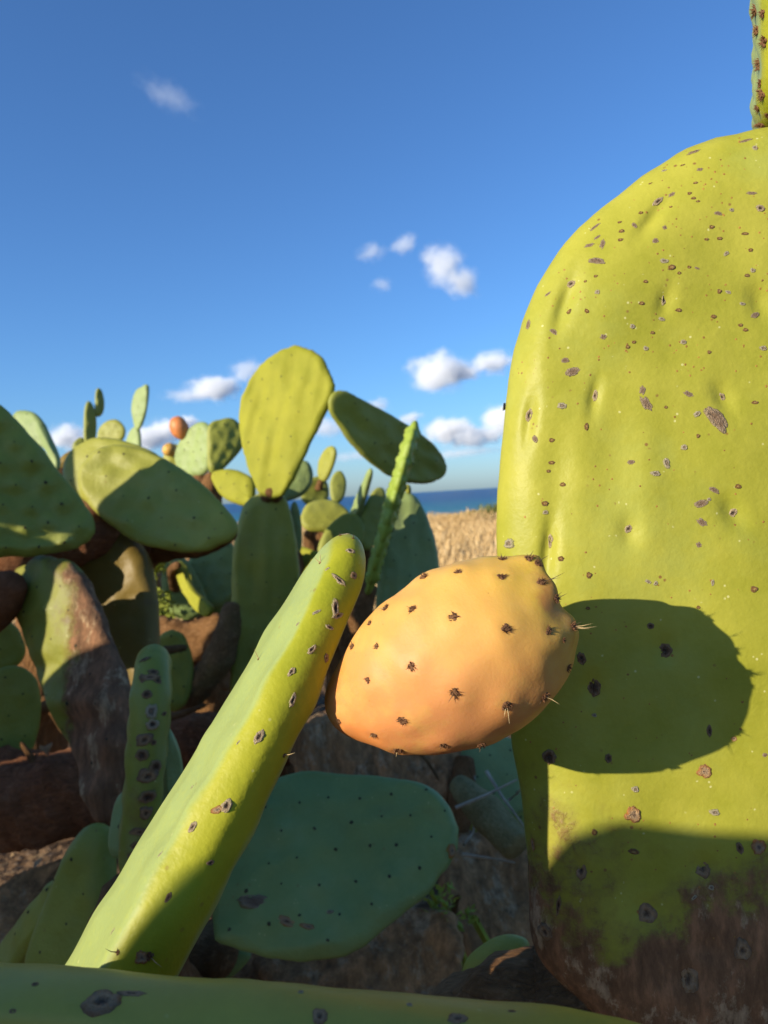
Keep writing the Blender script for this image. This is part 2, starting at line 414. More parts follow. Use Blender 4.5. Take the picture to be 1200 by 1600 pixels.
def stem(parent, pts, radii, mat, name='woody_stem', sides=40, rings=56, lump=.2, seed=0, cap=True):
    """woody trunk or old joint turned to wood: knobbly tube along pts"""
    pts = [Vector(p) for p in pts]; k = len(pts)
    def at(t):
        x = t*(k-1); i = min(int(x), k-2); f = x-i
        p0, p1, p2, p3 = pts[max(i-1, 0)], pts[i], pts[i+1], pts[min(i+2, k-1)]
        p = .5*((2*p1) + (p2-p0)*f + (2*p0-5*p1+4*p2-p3)*f*f + (3*p1-p0-3*p2+p3)*f**3)
        return p, radii[i]*(1-f)+radii[i+1]*f
    verts, uvs, faces = [], [], []; sv = Vector((seed*5.1, seed*2.3, 0)); off = parent.location
    prev = None
    for j in range(rings+1):
        t = j/rings; p, r = at(t); tg = (at(min(1, t+.02))[0]-at(max(0, t-.02))[0]).normalized()
        if prev is None: t1 = tg.orthogonal().normalized()
        else: t1 = (prev - tg*prev.dot(tg)).normalized()
        prev = t1; t2 = tg.cross(t1)
        rc = r
        if cap: rc = r*min(1, math.sqrt(max(0, 1-(1-min(1, t*12))**2))+.02) * min(1, math.sqrt(max(0, 1-(1-min(1, (1-t)*12))**2))+.02)
        for i in range(sides):
            a = 2*math.pi*i/sides; d = t1*math.cos(a)+t2*math.sin(a)
            q = p + d*r
            rad = rc*(1 + lump*noise.noise(q*14+sv)*1.6 + lump*.7*noise.noise(q*45+sv) + lump*.35*noise.noise(q*120+sv))
            verts.append(p + d*rad - off); uvs.append((i/sides, t*(rings/16)))
    for j in range(rings):
        for i in range(sides):
            i2 = (i+1) % sides; faces.append((j*sides+i, j*sides+i2, (j+1)*sides+i2, (j+1)*sides+i))
    faces.append(tuple(range(sides))[::-1]); faces.append(tuple(rings*sides+i for i in range(sides)))
    o = mesh_obj(name, verts, faces, mat, parent, uvs)
    return o, BVHTree.FromPolygons([tuple(p+off) for p in verts], faces)

# scars and areoles that show their own shape
def scar_mesh(name, mat, seed, lift=.10, sink=.06, ns=24, point=0.0):
    rr = random.Random(seed); verts, uvs, faces = [], [], []
    prof = [(1.10, -.12, 1.0), (1.0, .0, .96), (.82, lift*.8+.03, .8), (.58, lift+.03, .6), (.34, .06+lift*.5-sink*.6, .32), (0, .05+lift*.5-sink, 0)]
    for (r, h, q) in prof[:-1]:
        for i in range(ns):
            a = 2*math.pi*i/ns; f = 1 + .32*noise.noise(Vector((math.cos(a)*1.5, math.sin(a)*1.5, seed*3.7)))+.22*noise.noise(Vector((math.cos(a)*4, math.sin(a)*4, seed*1.7+r)))
            verts.append(Vector((math.cos(a)*r*f*.5, math.sin(a)*abs(math.sin(a))**point*r*f*.5, h + .05*rr.uniform(-1, 1)*(r < 1)))); uvs.append((q, i/ns))
    verts.append(Vector((0, 0, prof[-1][1]))); uvs.append((0, .5))
    for k in range(len(prof)-2):
        for i in range(ns):
            j = (i+1) % ns; faces.append((k*ns+i, k*ns+j, (k+1)*ns+j, (k+1)*ns+i))
    b = (len(prof)-2)*ns; c = len(verts)-1
    for i in range(ns): faces.append((b+i, b+(i+1) % ns, c))
    o = mesh_obj(name, verts, faces, mat, None, uvs); me = o.data
    bpy.data.objects.remove(o)
    return me
SCAR = {k: [scar_mesh('scar', SC[k], 10*i+ord(k), lift={'a': .14, 'p': .12, 'c': .03, 's': .12, 'd': .08, 'o': .06, 'k': .08}[k],
                      sink={'a': -.10, 'p': .02, 'c': .0, 's': .10, 'd': .08, 'o': .04, 'k': .08}[k], point=.35 if k == 'c' else .08*i) for i in range(4)] for k in SC}
_rs = random.Random(11)
def put_scar(padb, px, py, ln, wd, ang, kind, name='scar'):
    """scar of ln x wd photograph pixels where the sight line through (px,py) meets the pad"""
    o, bv = padb
    hit = bv.ray_cast(CAM, ray(px, py).normalized())
    if hit[0] is None: return None
    p, nr = hit[0], hit[1]
    if nr.dot(ray(px, py)) > 0: nr = -nr
    d = (p-CAM).dot(FWD); s = d/F
    right = M3 @ Vector((math.cos(R_(ang)), math.sin(R_(ang)), 0))
    t1 = (right - nr*right.dot(nr)).normalized(); t2 = nr.cross(t1)
    S = o.copy(); S.data = _rs.choice(SCAR[kind]); S.name = name
    for k in list(S.keys()): del S[k]
    COL.objects.link(S); S.parent = o
    L, Wd = ln*s, wd*s; hgt = min(L, Wd)
    m = Matrix((t1, t2, nr)).transposed().to_4x4() @ Matrix.Diagonal((L, Wd, hgt, 1)).to_4x4()
    m.translation = p - o.parent.location if o.parent else p
    S.matrix_local = m
    return S, p, nr

def cone_into(av, af, p, d, ln, r, sides=4):
    t1, t2, nn = basis(d); b = len(av)
    for k in range(sides):
        a = 2*math.pi*k/sides; av.append(p+(t1*math.cos(a)+t2*math.sin(a))*r)
    for k in range(sides):
        a = 2*math.pi*k/sides; av.append(p+nn*ln*.6+(t1*math.cos(a)+t2*math.sin(a))*r*.7)
    av.append(p+nn*ln)
    for k in range(sides):
        j = (k+1) % sides; af.append((b+k, b+j, b+sides+j, b+sides+k)); af.append((b+sides+k, b+sides+j, b+2*sides))
def tuft_mesh(seed):
    """unit areole: felted button with a crown of short barbed bristles"""
    rr = random.Random(seed); av, af = [], []
    n0 = Vector((0, 0, 1))
    blob(av, af, Vector((0, 0, .0)), n0, .50, rr, .55)
    for i in range(6): blob(av, af, Vector((rr.uniform(-.32, .32), rr.uniform(-.32, .32), .08)), n0, .26, rr, .8)
    for i in range(34):
        a = rr.uniform(0, 6.28); q = math.sqrt(rr.random())*.42
        p = Vector((math.cos(a)*q, math.sin(a)*q, .02)); d = Vector((math.cos(a)*q*1.6+rr.uniform(-.4, .4), math.sin(a)*q*1.6+rr.uniform(-.4, .4), .8))
        cone_into(av, af, p, d, rr.uniform(.25, .62), .055, 3)
    o = mesh_obj('areole', av, af, GLOCH, None); me = o.data; bpy.data.objects.remove(o); return me
TUFT = [tuft_mesh(i) for i in range(5)]
def put_tuft(padb, px, py, size, nudge=None, spines=(), name='areole'):
    o, bv = padb; x, y = px, py
    for _ in range(14):
        hit = bv.ray_cast(CAM, ray(x, y).normalized())
        if hit[0] is not None: break
        x += (nudge[0]-x)*.04; y += (nudge[1]-y)*.04
    if hit[0] is None: return
    p, nr = hit[0], hit[1]
    if nr.dot(ray(x, y)) > 0: nr = -nr
    d = (p-CAM).dot(FWD); s = d/F*size
    t1, t2, nn = basis(nr); a = _rs.uniform(0, 6.28)
    m = Matrix((t1*math.cos(a)+t2*math.sin(a), t2*math.cos(a)-t1*math.sin(a), nn)).transposed().to_4x4() @ Matrix.Scale(s, 4)
    off = o.location if o.parent is None else o.parent.location
    S = bpy.data.objects.new(name, _rs.choice(TUFT)); COL.objects.link(S); S.parent = o
    m.translation = p-off; S.matrix_local = m
    for (dx, dy, dz, ln, dark) in spines:                   # direction in the picture plane plus towards the viewer, length in px
        av, af = [], []
        dv = (M3 @ Vector((dx, -dy, dz))).normalized()
        p1 = p-off-nr*.0002; L = ln*d/F; side = dv.orthogonal().normalized(); r = .00016 if dark else .00019
        bow = side*L*_rs.uniform(-.08, .08)
        cs = [p1, p1+dv*L*.5+bow, p1+dv*L]
        cone_seg(av, af, cs, [r, r*.8, r*.15])
        so = mesh_obj('spine', av, af, SPINED if dark else SPINE, S)
        so.matrix_parent_inverse = m.inverted()
    return S
def cone_seg(av, af, pts, rad, sides=5):
    b = len(av)
    for p, r, nx in zip(pts, rad, pts[1:]+[pts[-1]*2-pts[-2]]):
        t1, t2, nn = basis(nx-p)
        for k in range(sides):
            a = 2*math.pi*k/sides; av.append(p+(t1*math.cos(a)+t2*math.sin(a))*r)
    for j in range(len(pts)-1):
        for k in range(sides):
            k2 = (k+1) % sides; af.append((b+j*sides+k, b+j*sides+k2, b+(j+1)*sides+k2, b+(j+1)*sides+k))

# ================================================================== THE SETTING
def ground_h(x, y):
    h = -.02 + .05*noise.noise(Vector((x*.35, y*.35, 0))) + .02*noise.noise(Vector((x*1.7, y*1.7, 3)))
    if y > 3: h -= .006*(min(y, 18)-3)
    edge = 19 + .12*x + 1.2*noise.noise(Vector((x*.2, 7, 1)))
    if y > edge: h -= 9*(1-math.exp(-((y-edge)/9.0)**1.6))
    return h
def build_ground():
    xs = np.unique(np.r_[np.linspace(-3000, -40, 14), np.linspace(-40, -4, 25), np.linspace(-4, 4, 81), np.linspace(4, 40, 25), np.linspace(40, 3000, 14)])
    ys = np.unique(np.r_[np.linspace(-3000, -30, 12), np.linspace(-30, -2, 18), np.linspace(-2, 4, 61), np.linspace(4, 45, 70), np.linspace(45, 60, 4)])
    verts = [(x, y, ground_h(x, y) if abs(x) < 200 and y > -200 else -.02) for y in ys for x in xs]
    nx = len(xs); faces = [(j*nx+i, j*nx+i+1, (j+1)*nx+i+1, (j+1)*nx+i) for j in range(len(ys)-1) for i in range(nx-1)]
    m, t, bs = new_mat('dry_soil')
    tc = t.new('ShaderNodeTexCoord'); O = tc.outputs['Object']
    n1 = t.noise(O, 1.3, 5); n2 = t.noise(O, 26, 5, .65); v = t.voro(O, 38)
    col = t.ramp(t.math('ADD', t.math('MULTIPLY', n1, .5), t.math('MULTIPLY', n2, .5)), [(.32, (.075, .042, .022)), (.5, (.15, .09, .048)), (.7, (.25, .165, .095))])
    col = t.mix(t.math('MULTIPLY', t.math('SUBTRACT', 1, t.smooth(v, .1, .3)), .4), col, (.22, .18, .14))
    t._in(bs.inputs['Base Color'], col); bs.inputs['Roughness'].default_value = .95; bs.inputs['Specular IOR Level'].default_value = .1
    bp = t.new('ShaderNodeBump'); bp.inputs['Strength'].default_value = .8; bp.inputs['Distance'].default_value = .03
    t._in(bp.inputs['Height'], t.math('ADD', n2, t.math('MULTIPLY', v, -.5))); t.l.new(bp.outputs[0], bs.inputs['Normal'])
    g = mesh_obj('ground', verts, faces, m); tag(g, kind='structure')
    return g
build_ground()

def build_sea():
    m, t, bs = new_mat('sea_water')
    tc = t.new('ShaderNodeTexCoord'); O = tc.outputs['Object']
    sep = t.new('ShaderNodeSeparateXYZ'); t._in(sep.inputs[0], O)
    n = t.noise(t.scale(O, (.35, 1, 1)), .012, 4, .6)
    dist = t.math('ADD', sep.outputs[1], t.math('MULTIPLY', t.math('SUBTRACT', n, .5), 260))
    shore = t.smooth(dist, 60, 620)                          # turquoise shallows, deep blue offshore
    col = t.mix(shore, (.015, .19, .215), (.012, .075, .19))
    w1 = t.noise(t.scale(O, (.5, 1.6, 1)), .16, 5, .65); w2 = t.noise(t.scale(O, (.7, 1.5, 1)), 1.3, 4, .6)
    foam = t.math('MULTIPLY', t.smooth(t.noise(t.scale(O, (.25, 1.4, 1)), .11, 5, .7), .69, .74), .55)
    col = t.mix(foam, col, (.6, .66, .68))
    t._in(bs.inputs['Base Color'], col); bs.inputs['Roughness'].default_value = .34; bs.inputs['IOR'].default_value = 1.33
    bs.inputs['Specular IOR Level'].default_value = .12
    bp = t.new('ShaderNodeBump'); bp.inputs['Strength'].default_value = .9; bp.inputs['Distance'].default_value = 1.2
    t._in(bp.inputs['Height'], t.math('ADD', w1, t.math('MULTIPLY', w2, .25))); t.l.new(bp.outputs[0], bs.inputs['Normal'])
    z = -5.6
    o = mesh_obj('sea', [(-40000, 26, z), (40000, 26, z), (40000, 45000, z), (-40000, 45000, z)], [(0, 1, 2, 3)], m, smooth=False); tag(o, kind='structure')
build_sea()

def blades(name, n, xr, yr, hgt, wid, mat, label, cat, lean=.5, heads=False, seed=1, zfun=ground_h, mask=None):
    rg = np.random.default_rng(seed); x = rg.uniform(*xr, n); y = rg.uniform(*yr, n)
    verts = []; faces = []
    for i in range(n):
        if mask and not mask(x[i], y[i]): continue
        cl = .6 + .9*max(0, noise.noise(Vector((x[i]*.9, y[i]*.9, seed)))+.25)
        h = hgt*cl*rg.uniform(.5, 1.25); a = rg.uniform(0, 6.28); le = lean*rg.uniform(.1, 1)*h
        z = zfun(x[i], y[i]) - .01; w = wid*rg.uniform(.6, 1.3); dx, dy = math.cos(a)*le+.10*h, math.sin(a)*le
        px, py = -math.sin(a)*w, math.cos(a)*w; b = len(verts)
        verts += [(x[i]-px, y[i]-py, z), (x[i]+px, y[i]+py, z), (x[i]+dx*.35+px*.8, y[i]+dy*.35+py*.8, z+h*.6), (x[i]+dx*.35-px*.8, y[i]+dy*.35-py*.8, z+h*.6),
                  (x[i]+dx, y[i]+dy, z+h)]
        faces += [(b, b+1, b+2, b+3), (b+3, b+2, b+4)]
        if heads and rg.random() < .25:
            b = len(verts); q = w*2.2
            verts += [(x[i]+dx*.8-q, y[i]+dy*.8, z+h*.86), (x[i]+dx*.8+q, y[i]+dy*.8, z+h*.86), (x[i]+dx*1.1, y[i]+dy*1.1, z+h*1.1), (x[i]+dx*.6, y[i]+dy*.6, z+h*.76)]
            faces += [(3+b, b+1, b+2), (b+3, b+2, b)]
    o = mesh_obj(name, verts, faces, mat, smooth=False); tag(o, label, cat, kind='stuff'); return o
def dry_mat(name, a, b, c):
    m, t, bs = new_mat(name); tc = t.new('ShaderNodeTexCoord'); O = tc.outputs['Object']
    f = t.math('ADD', t.math('MULTIPLY', t.noise(O, .9, 3), .55), t.math('MULTIPLY', t.noise(O, 22, 2), .5))
    t._in(bs.inputs['Base Color'], t.ramp(f, [(.34, a), (.52, b), (.7, c)])); bs.inputs['Roughness'].default_value = .75; bs.inputs['Specular IOR Level'].default_value = .15
    return m
STRAW = dry_mat('dry_straw', (.40, .24, .09), (.62, .41, .18), (.76, .57, .31))
blades('dry_grass', 90000, (-8, 9), (3.2, 20.5), .21, .0045, STRAW, 'golden dry grass covering the bank between the cacti and the sea', 'grass', lean=.95, heads=True, seed=2)

def build_clouds():
    # fair-weather cumulus some 4 km out over the sea: px, py, half width, half height, thickness, tilt
    rows = [(262,150,58,20,.05,-28),(580,395,26,15,.14,10),(630,382,24,16,.16,15),(690,412,36,32,.42,0),(720,440,36,24,.40,-25),
            (597,445,20,13,.07,0),(684,583,50,34,1.0,5),(720,582,34,18,.6,0),(772,567,36,20,.6,0),
            (388,580,36,20,.20,10),(335,608,46,22,.9,0),(296,618,46,12,.2,0),(105,683,32,24,.9,10),(135,692,34,14,.4,0),
            (245,680,54,24,1.0,12),(290,664,26,18,.7,10),(515,668,36,18,.25,0),
            (592,632,20,12,.25,0),(640,655,22,12,.35,10),(700,672,42,22,.9,0),(745,682,60,18,.7,5),(785,655,34,26,.9,10),(850,640,70,34,.8,0),(560,712,80,9,.12,3),(720,708,90,9,.15,3)]
    rr = random.Random(3); Dm = 4000.0
    for k, (x, y, rx, ry, dn, tl) in enumerate(rows):
        c = P(x, y, Dm); sx, sz = rx/F*Dm*1.25, ry/F*Dm*1.25; sy = (sx+sz)*.6
        m = bpy.data.materials.new('cloud_vapour'); m.use_nodes = True; t = NT(m.node_tree); t.n.clear()
        tc = t.new('ShaderNodeTexCoord'); O = tc.outputs['Object']
        r = t.vmath('LENGTH', O)
        wv = t.vmath('ADD', t.scale(O, (sx/sz*.8, sy/sz*.8, 1.0)), (k*3.7, k*1.3, k*.7))
        n = t.noise(wv, 1.3, 6, .68)
        f = t.math('ADD', t.math('MULTIPLY', t.math('SUBTRACT', 1.0, r), 1.5), t.math('MULTIPLY', t.math('SUBTRACT', n, .5), 2.8))
        f = t.math('MULTIPLY', t.math('POWER', t.smooth(f, .15, 1.45), 1.6), 9.0*dn/sy)
        pv = t.new('ShaderNodeVolumePrincipled'); pv.inputs['Color'].default_value = (1, 1, 1, 1); pv.inputs['Anisotropy'].default_value = 0.0
        t._in(pv.inputs['Density'], f)
        out = t.new('ShaderNodeOutputMaterial'); t.l.new(pv.outputs[0], out.inputs['Volume'])
        bm = bmesh.new(); bmesh.ops.create_icosphere(bm, subdivisions=3, radius=1.0)
        me = bpy.data.meshes.new('cloud'); bm.to_mesh(me); bm.free(); me.materials.append(m)
        o = bpy.data.objects.new('cloud', me); COL.objects.link(o); o.location = c; o.scale = (sx, sy, sz); o.rotation_euler = (0, -R_(tl), 0)
        tag(o, kind='structure')
scene.cycles.volume_bounces = 6
build_clouds()

# ================================================================== FOREGROUND CACTUS (slim joint seen on edge, low joint across the bottom)
fg = thing('prickly_pear', 'prickly pear with a slim leaning joint beside the orange fruit', 'cactus', (-.06, .24, 0))
A_ = P(222, 1520, .214); T_ = P(588, 822, .268)
ax = (T_-A_); Lc = ax.length; axn = ax.normalized()
wdir = Vector((-.165, .96, .13)); wdir = (wdir-axn*wdir.dot(axn)).normalized()
nrm = axn.cross(wdir).normalized()
cout = [(.030, -.42), (.012, -.30), (.003, -.15), (-.002, .05), (-.003, .25), (-.004, .45), (-.002, .65), (.001, .80), (.006, .92), (.016, .985), (.028, 1.0), (.040, .95), (.044, .84), (.051, .66), (.057, .42), (.058, .15), (.054, -.12), (.050, -.33), (.042, -.43)]
cout = [(b, a*Lc) for b, a in cout]
nn_ = wdir.cross(axn).normalized()
ctr_pad = solid_pad(fg, cout[::-1] if sum(cout[i-1][0]*cout[i][1]-cout[i][0]*cout[i-1][1] for i in range(len(cout))) < 0 else cout, A_, wdir, axn, nn_, .0208, CEN, taper=.36, warp=-.02, N=150, K=34, rim=.0118, pw=1.8, dome=.10, rough=.0022, bump=.0012, spacing=.028,
                    areoles=False, wob=.008, ridge=.0014, seed=3, base=(.06, -.42*Lc), tipv=(.03, 1.0*Lc))
bot_pad = px_pad(fg, [(-260, 1560), (-120, 1524), (0, 1511), (200, 1520), (400, 1535), (600, 1554), (800, 1574), (950, 1592), (1060, 1625), (1120, 1720), (1050, 1880), (850, 2010), (500, 2080), (100, 2040), (-180, 1900), (-290, 1720)],
                 .165, (-.05, -.93, .33), .024, BOT, base=(500, 2080), tip=(400, 1535), seed=4, rough=.0018, spacing=.030, areoles=False, N=110, K=24, rim=.014)
stem(fg, [P(450, 2040, .165), P(380, 2300, .17), Vector((-.06, .20, .12)), Vector((-.06, .24, -.04))], [.022, .036, .045, .06], BARK, seed=2)
stem(fg, [A_ - ax*.36 + wdir*.06, A_ - ax*.52 + wdir*.07, Vector((-.13, .30, .12)), Vector((-.08, .27, -.02))], [.012, .026, .03, .04], BARK, seed=5)

# ================================================================== RIGHT CACTUS (the large speckled joint)
rt = thing('prickly_pear', 'prickly pear whose huge speckled yellow green joint has a brown corky foot', 'cactus', (.17, .40, 0))
LP_N = (-.05, -.99, .08)
big_out = [(1150, 1655), (1010, 1640), (905, 1560), (838, 1485), (828, 1400), (822, 1310), (806, 1200), (790, 1080), (779, 950), (776, 850), (780, 740), (793, 610), (824, 480), (880, 385), (960, 308), (1060, 242), (1150, 211), (1240, 198),
           (1360, 205), (1470, 260), (1550, 360), (1600, 500), (1620, 680), (1605, 880), (1565, 1080), (1500, 1280), (1420, 1450), (1330, 1570), (1240, 1640)]
_rd = random.Random(5)
big_dents = [(885, 470, 12, .0045, 3.6, 108), (857, 865, 11, .005, 4.5, 97), (1020, 340, 10, .0035, 3.2, 125), (1040, 470, 9, .003, 2.6, 100), (930, 620, 9, .003, 3, 100), (828, 655, 10, .003, 3.5, 100),
             (905, 560, 34, .002, 2.2, 95), (965, 700, 36, .002, 3.0, 92), (870, 740, 26, .0025, 3.0, 92), (1060, 560, 44, .0015, 2.4, 95), (985, 830, 16, .003, 1.5, 90), (1145, 800, 16, .003, 1.5, 50), (1130, 620, 14, .003, 1.6, 60),
             (1190, 470, 18, .004, 1.6, 60), (925, 1075, 16, .003, 1.3, 90), (1040, 1015, 16, .003, 1.3, 70), (1100, 1355, 18, .003, 1.1, 0), (1010, 1425, 18, .003, 1.1, 0), (1105, 1485, 18, .003, 1.1, 0), (1075, 1530, 22, .003, 1.2, 0), (908, 1362, 14, .003, 1.2, 90),
             (1100, 700, 60, -.0015, 2, 90), (900, 900, 46, -.0015, 2, 90), (840, 560, 24, -.002, 2.5, 95), (1010, 760, 30, -.0012, 3, 92)]
big = px_pad(rt, big_out, .323, LP_N, .036, YG, base=(1150, 1655), tip=(1240, 198), N=230, K=84, rim=.040, dome=.12, rough=.0028, ridge=.0006, bump=0, spacing=0, areoles=False, wob=.006, seed=6, dents=big_dents)
uA, uB = P(1207, 206, .335), P(1215, -330, .325)
up_pad = egg_pad(rt, uA, uB, edge_on(uA, uB, .04), .13, .015, CEN, N=90, K=26, rim=.013, seed=8, areoles=False, spacing=.02, bump=.002)
stem(rt, [P(1095, 1590, .36), P(985, 1600, .36), P(880, 1640, .355), P(780, 1640, .375), P(640, 1800, .43), Vector((.02, .52, -.05))], [.030, .046, .046, .036, .036, .045], BARK, lump=.16, seed=9, rings=60, sides=36)
stem(rt, [P(1120, 1660, .345), P(1130, 1800, .36), Vector((.19, .42, .15)), Vector((.17, .40, -.04))], [.05, .055, .06, .07], BARK, seed=10)
px_pad(rt, [(722, 1545), (726, 1505), (745, 1482), (775, 1464), (805, 1460), (826, 1472), (822, 1500), (790, 1535), (760, 1560), (735, 1565)], .47, (-.3, -.75, .58), .016, MID, base=(770, 1560), tip=(800, 1462), seed=12, spacing=.03)

# scars on the big joint, traced from the photograph (px, py, length, width, angle, kind)
big_sc = []
for (ox, oy, k, rows) in [
 (760, 420, 2.727, [(360,65,40,28,20,'s'),(262,107,28,12,20,'c'),(178,237,42,25,100,'c'),(287,268,38,22,-45,'c'),(335,390,32,24,0,'c'),(368,438,62,38,15,'c'),(463,540,50,22,80,'s'),(323,583,36,26,0,'p'),(183,624,52,30,80,'s'),(207,725,34,18,-60,'c'),(278,730,24,16,0,'a'),(427,673,28,18,90,'a'),
   (498,290,26,20,0,'c'),(472,98,22,18,0,'p'),(428,180,22,16,-50,'a'),(352,183,26,18,30,'a'),(755,130,58,26,80,'s'),(665,518,36,24,90,'c'),(680,573,66,34,-55,'c'),(860,533,40,20,-25,'c'),(1003,545,36,26,-60,'s'),(980,637,125,66,-55,'c'),(898,618,30,22,40,'p'),(842,760,28,24,0,'p'),(766,827,46,26,-70,'p'),
   (617,824,30,20,0,'c'),(722,872,40,24,0,'p'),(970,942,44,22,-30,'c'),(915,1000,62,26,15,'c'),(948,982,18,14,0,'p'),(918,1080,44,26,-30,'c'),(1050,1040,46,32,45,'s'),(605,1108,36,28,70,'s'),(272,1155,60,26,85,'s'),(97,1170,50,40,0,'p'),(905,1176,24,20,-40,'c'),(1145,570,32,14,0,'a'),(1145,197,40,20,25,'c'),
   (1180,338,30,22,0,'p'),(1090,150,26,12,0,'p'),(840,312,24,20,0,'p'),(820,177,22,16,0,'a'),(968,204,22,16,0,'a'),(1083,240,20,14,0,'a'),(1104,261,20,14,0,'a'),(602,333,20,16,0,'a'),(629,312,18,14,0,'a'),(623,245,20,20,0,'p'),(708,273,18,14,0,'a'),(748,214,28,16,-10,'p'),(949,355,18,14,0,'a'),(992,96,20,18,0,'a'),
   (325,920,22,18,0,'a'),(265,862,18,14,0,'a'),(250,1000,28,22,0,'a'),(252,1037,24,18,0,'p'),(278,826,28,16,0,'a'),(1072,928,24,20,0,'a'),(902,712,16,16,0,'a'),(765,590,16,12,0,'a'),(679,340,22,18,0,'p')]),
 (880, 200, 3.75, [(765,140,70,25,15,'c'),(590,250,30,16,0,'p'),(700,218,30,12,0,'a'),(800,243,34,22,0,'c'),(555,430,70,30,40,'s'),(635,390,40,22,30,'c'),(630,463,22,14,0,'a'),(740,383,26,18,0,'a'),(763,412,24,18,0,'a'),(790,430,20,14,0,'a'),(775,322,24,16,0,'a'),(1105,382,56,20,-5,'c'),(1155,470,50,36,-10,'s'),(908,500,44,24,-15,'c'),
   (988,480,26,22,0,'p'),(1122,117,36,28,90,'p'),(1065,75,80,24,15,'c'),(870,580,32,20,0,'a'),(840,652,28,16,0,'a'),(917,647,32,20,0,'a'),(1065,620,36,18,0,'a'),(955,735,36,22,30,'p'),(1098,715,26,22,0,'a'),(540,660,34,34,0,'c'),(595,583,26,24,-40,'c'),(418,570,40,20,-60,'c'),(455,497,28,18,0,'a'),(342,605,28,24,0,'a'),
   (335,655,32,18,0,'a'),(330,552,26,14,0,'a'),(200,640,40,18,30,'c'),(152,687,54,22,0,'c'),(230,680,60,26,80,'c'),(195,778,90,42,-20,'c'),(190,868,24,16,0,'a'),(130,898,18,16,0,'a'),(590,780,50,26,0,'p'),(635,818,40,32,20,'a'),(680,850,24,16,0,'a'),(738,815,24,16,0,'a'),(785,822,30,14,-20,'c'),(483,900,24,20,0,'a'),
   (460,1028,30,22,0,'a'),(675,1068,32,20,0,'a'),(915,957,28,22,0,'a'),(968,962,34,20,-15,'p'),(1078,865,28,20,0,'a'),(1110,835,30,24,0,'p'),(1048,1030,34,18,0,'p'),(1125,1095,56,30,25,'c'),(882,1105,30,22,0,'a'),(1040,1155,24,20,0,'a'),(1068,1182,24,20,0,'a'),(202,962,26,20,90,'p'),(185,580,70,22,35,'c'),(510,325,24,10,0,'a')]),
 (760, 1140, 2.727, [(268,117,60,52,90,'d'),(520,122,38,28,90,'d'),(932,178,60,54,0,'o'),(635,254,30,26,0,'p'),(628,362,66,64,0,'o'),(973,352,40,28,0,'p'),(198,490,56,22,100,'o'),(405,600,85,50,80,'k'),(627,520,40,24,-10,'a'),(922,590,80,70,90,'k'),(1080,505,46,28,110,'d'),(1160,500,60,60,0,'o'),(680,780,90,80,90,'k'),(1090,940,90,60,90,'k'),
   (860,1060,120,80,90,'k'),(250,860,70,60,90,'k'),(307,750,80,20,80,'d'),(460,438,24,24,0,'a'),(885,715,30,12,40,'p'),(958,672,24,20,-20,'p')]),
 (760, 860, 2.727, [(458,580,90,56,90,'d'),(760,425,70,60,60,'d'),(700,322,28,26,0,'d'),(405,460,54,34,110,'d'),(437,105,24,24,0,'a'),(318,35,24,22,0,'a'),(690,133,26,14,-20,'p'),(722,141,20,16,90,'p'),(964,137,26,14,90,'p'),(1140,165,32,24,0,'a'),(903,243,14,14,0,'a'),(432,247,16,14,0,'a'),(950,770,50,20,90,'d'),(1055,803,24,20,0,'o'),(1187,872,20,18,0,'c'),(460,702,20,16,0,'p')])]:
    for (x, y, l, w_, a, t) in rows: big_sc.append((ox+x/k, oy+y/k, l/k*1.08, w_/k*1.08, a, t))
for s_ in big_sc: put_scar(big, *s_)
for k in range(26):                                         # the part of the joint beyond the frame
    put_scar(big, _rd.uniform(1210, 1560), _rd.uniform(300, 1450), _rd.uniform(8, 18), _rd.uniform(6, 11), _rd.uniform(0, 180), _rd.choice('acpas'))
av, af = [], []
for k in range(620):                                        # pin-head rust spots too small to pick out
    x, y = _rd.uniform(785, 1580), _rd.uniform(215, 1480)
    if _rd.random() < .5: y = _rd.uniform(215, 600)
    h = big[1].ray_cast(CAM, ray(x, y).normalized())
    if h[0] is not None: blob(av, af, h[0]-rt.location, h[1], _rd.uniform(.25, .80)*.001, _rd, .5)
tag(mesh_obj('rust_spots', av, af, plain_mat('rust_spot', (.26, .13, .025), .6, .5, 500), big[0]), kind='stuff')
for (x, y, r) in [(1178, 15, 17), (1180, 48, 15), (1191, 65, 15), (1183, 100, 17), (1185, 130, 11), (1187, 148, 15), (1181, 169, 12), (1196, 180, 10), (1189, 22, 12)]:
    put_tuft(up_pad, x+3, y, r, nudge=(1206, y))
put_tuft(up_pad, 1192, 198, 18, nudge=(1210, 195))

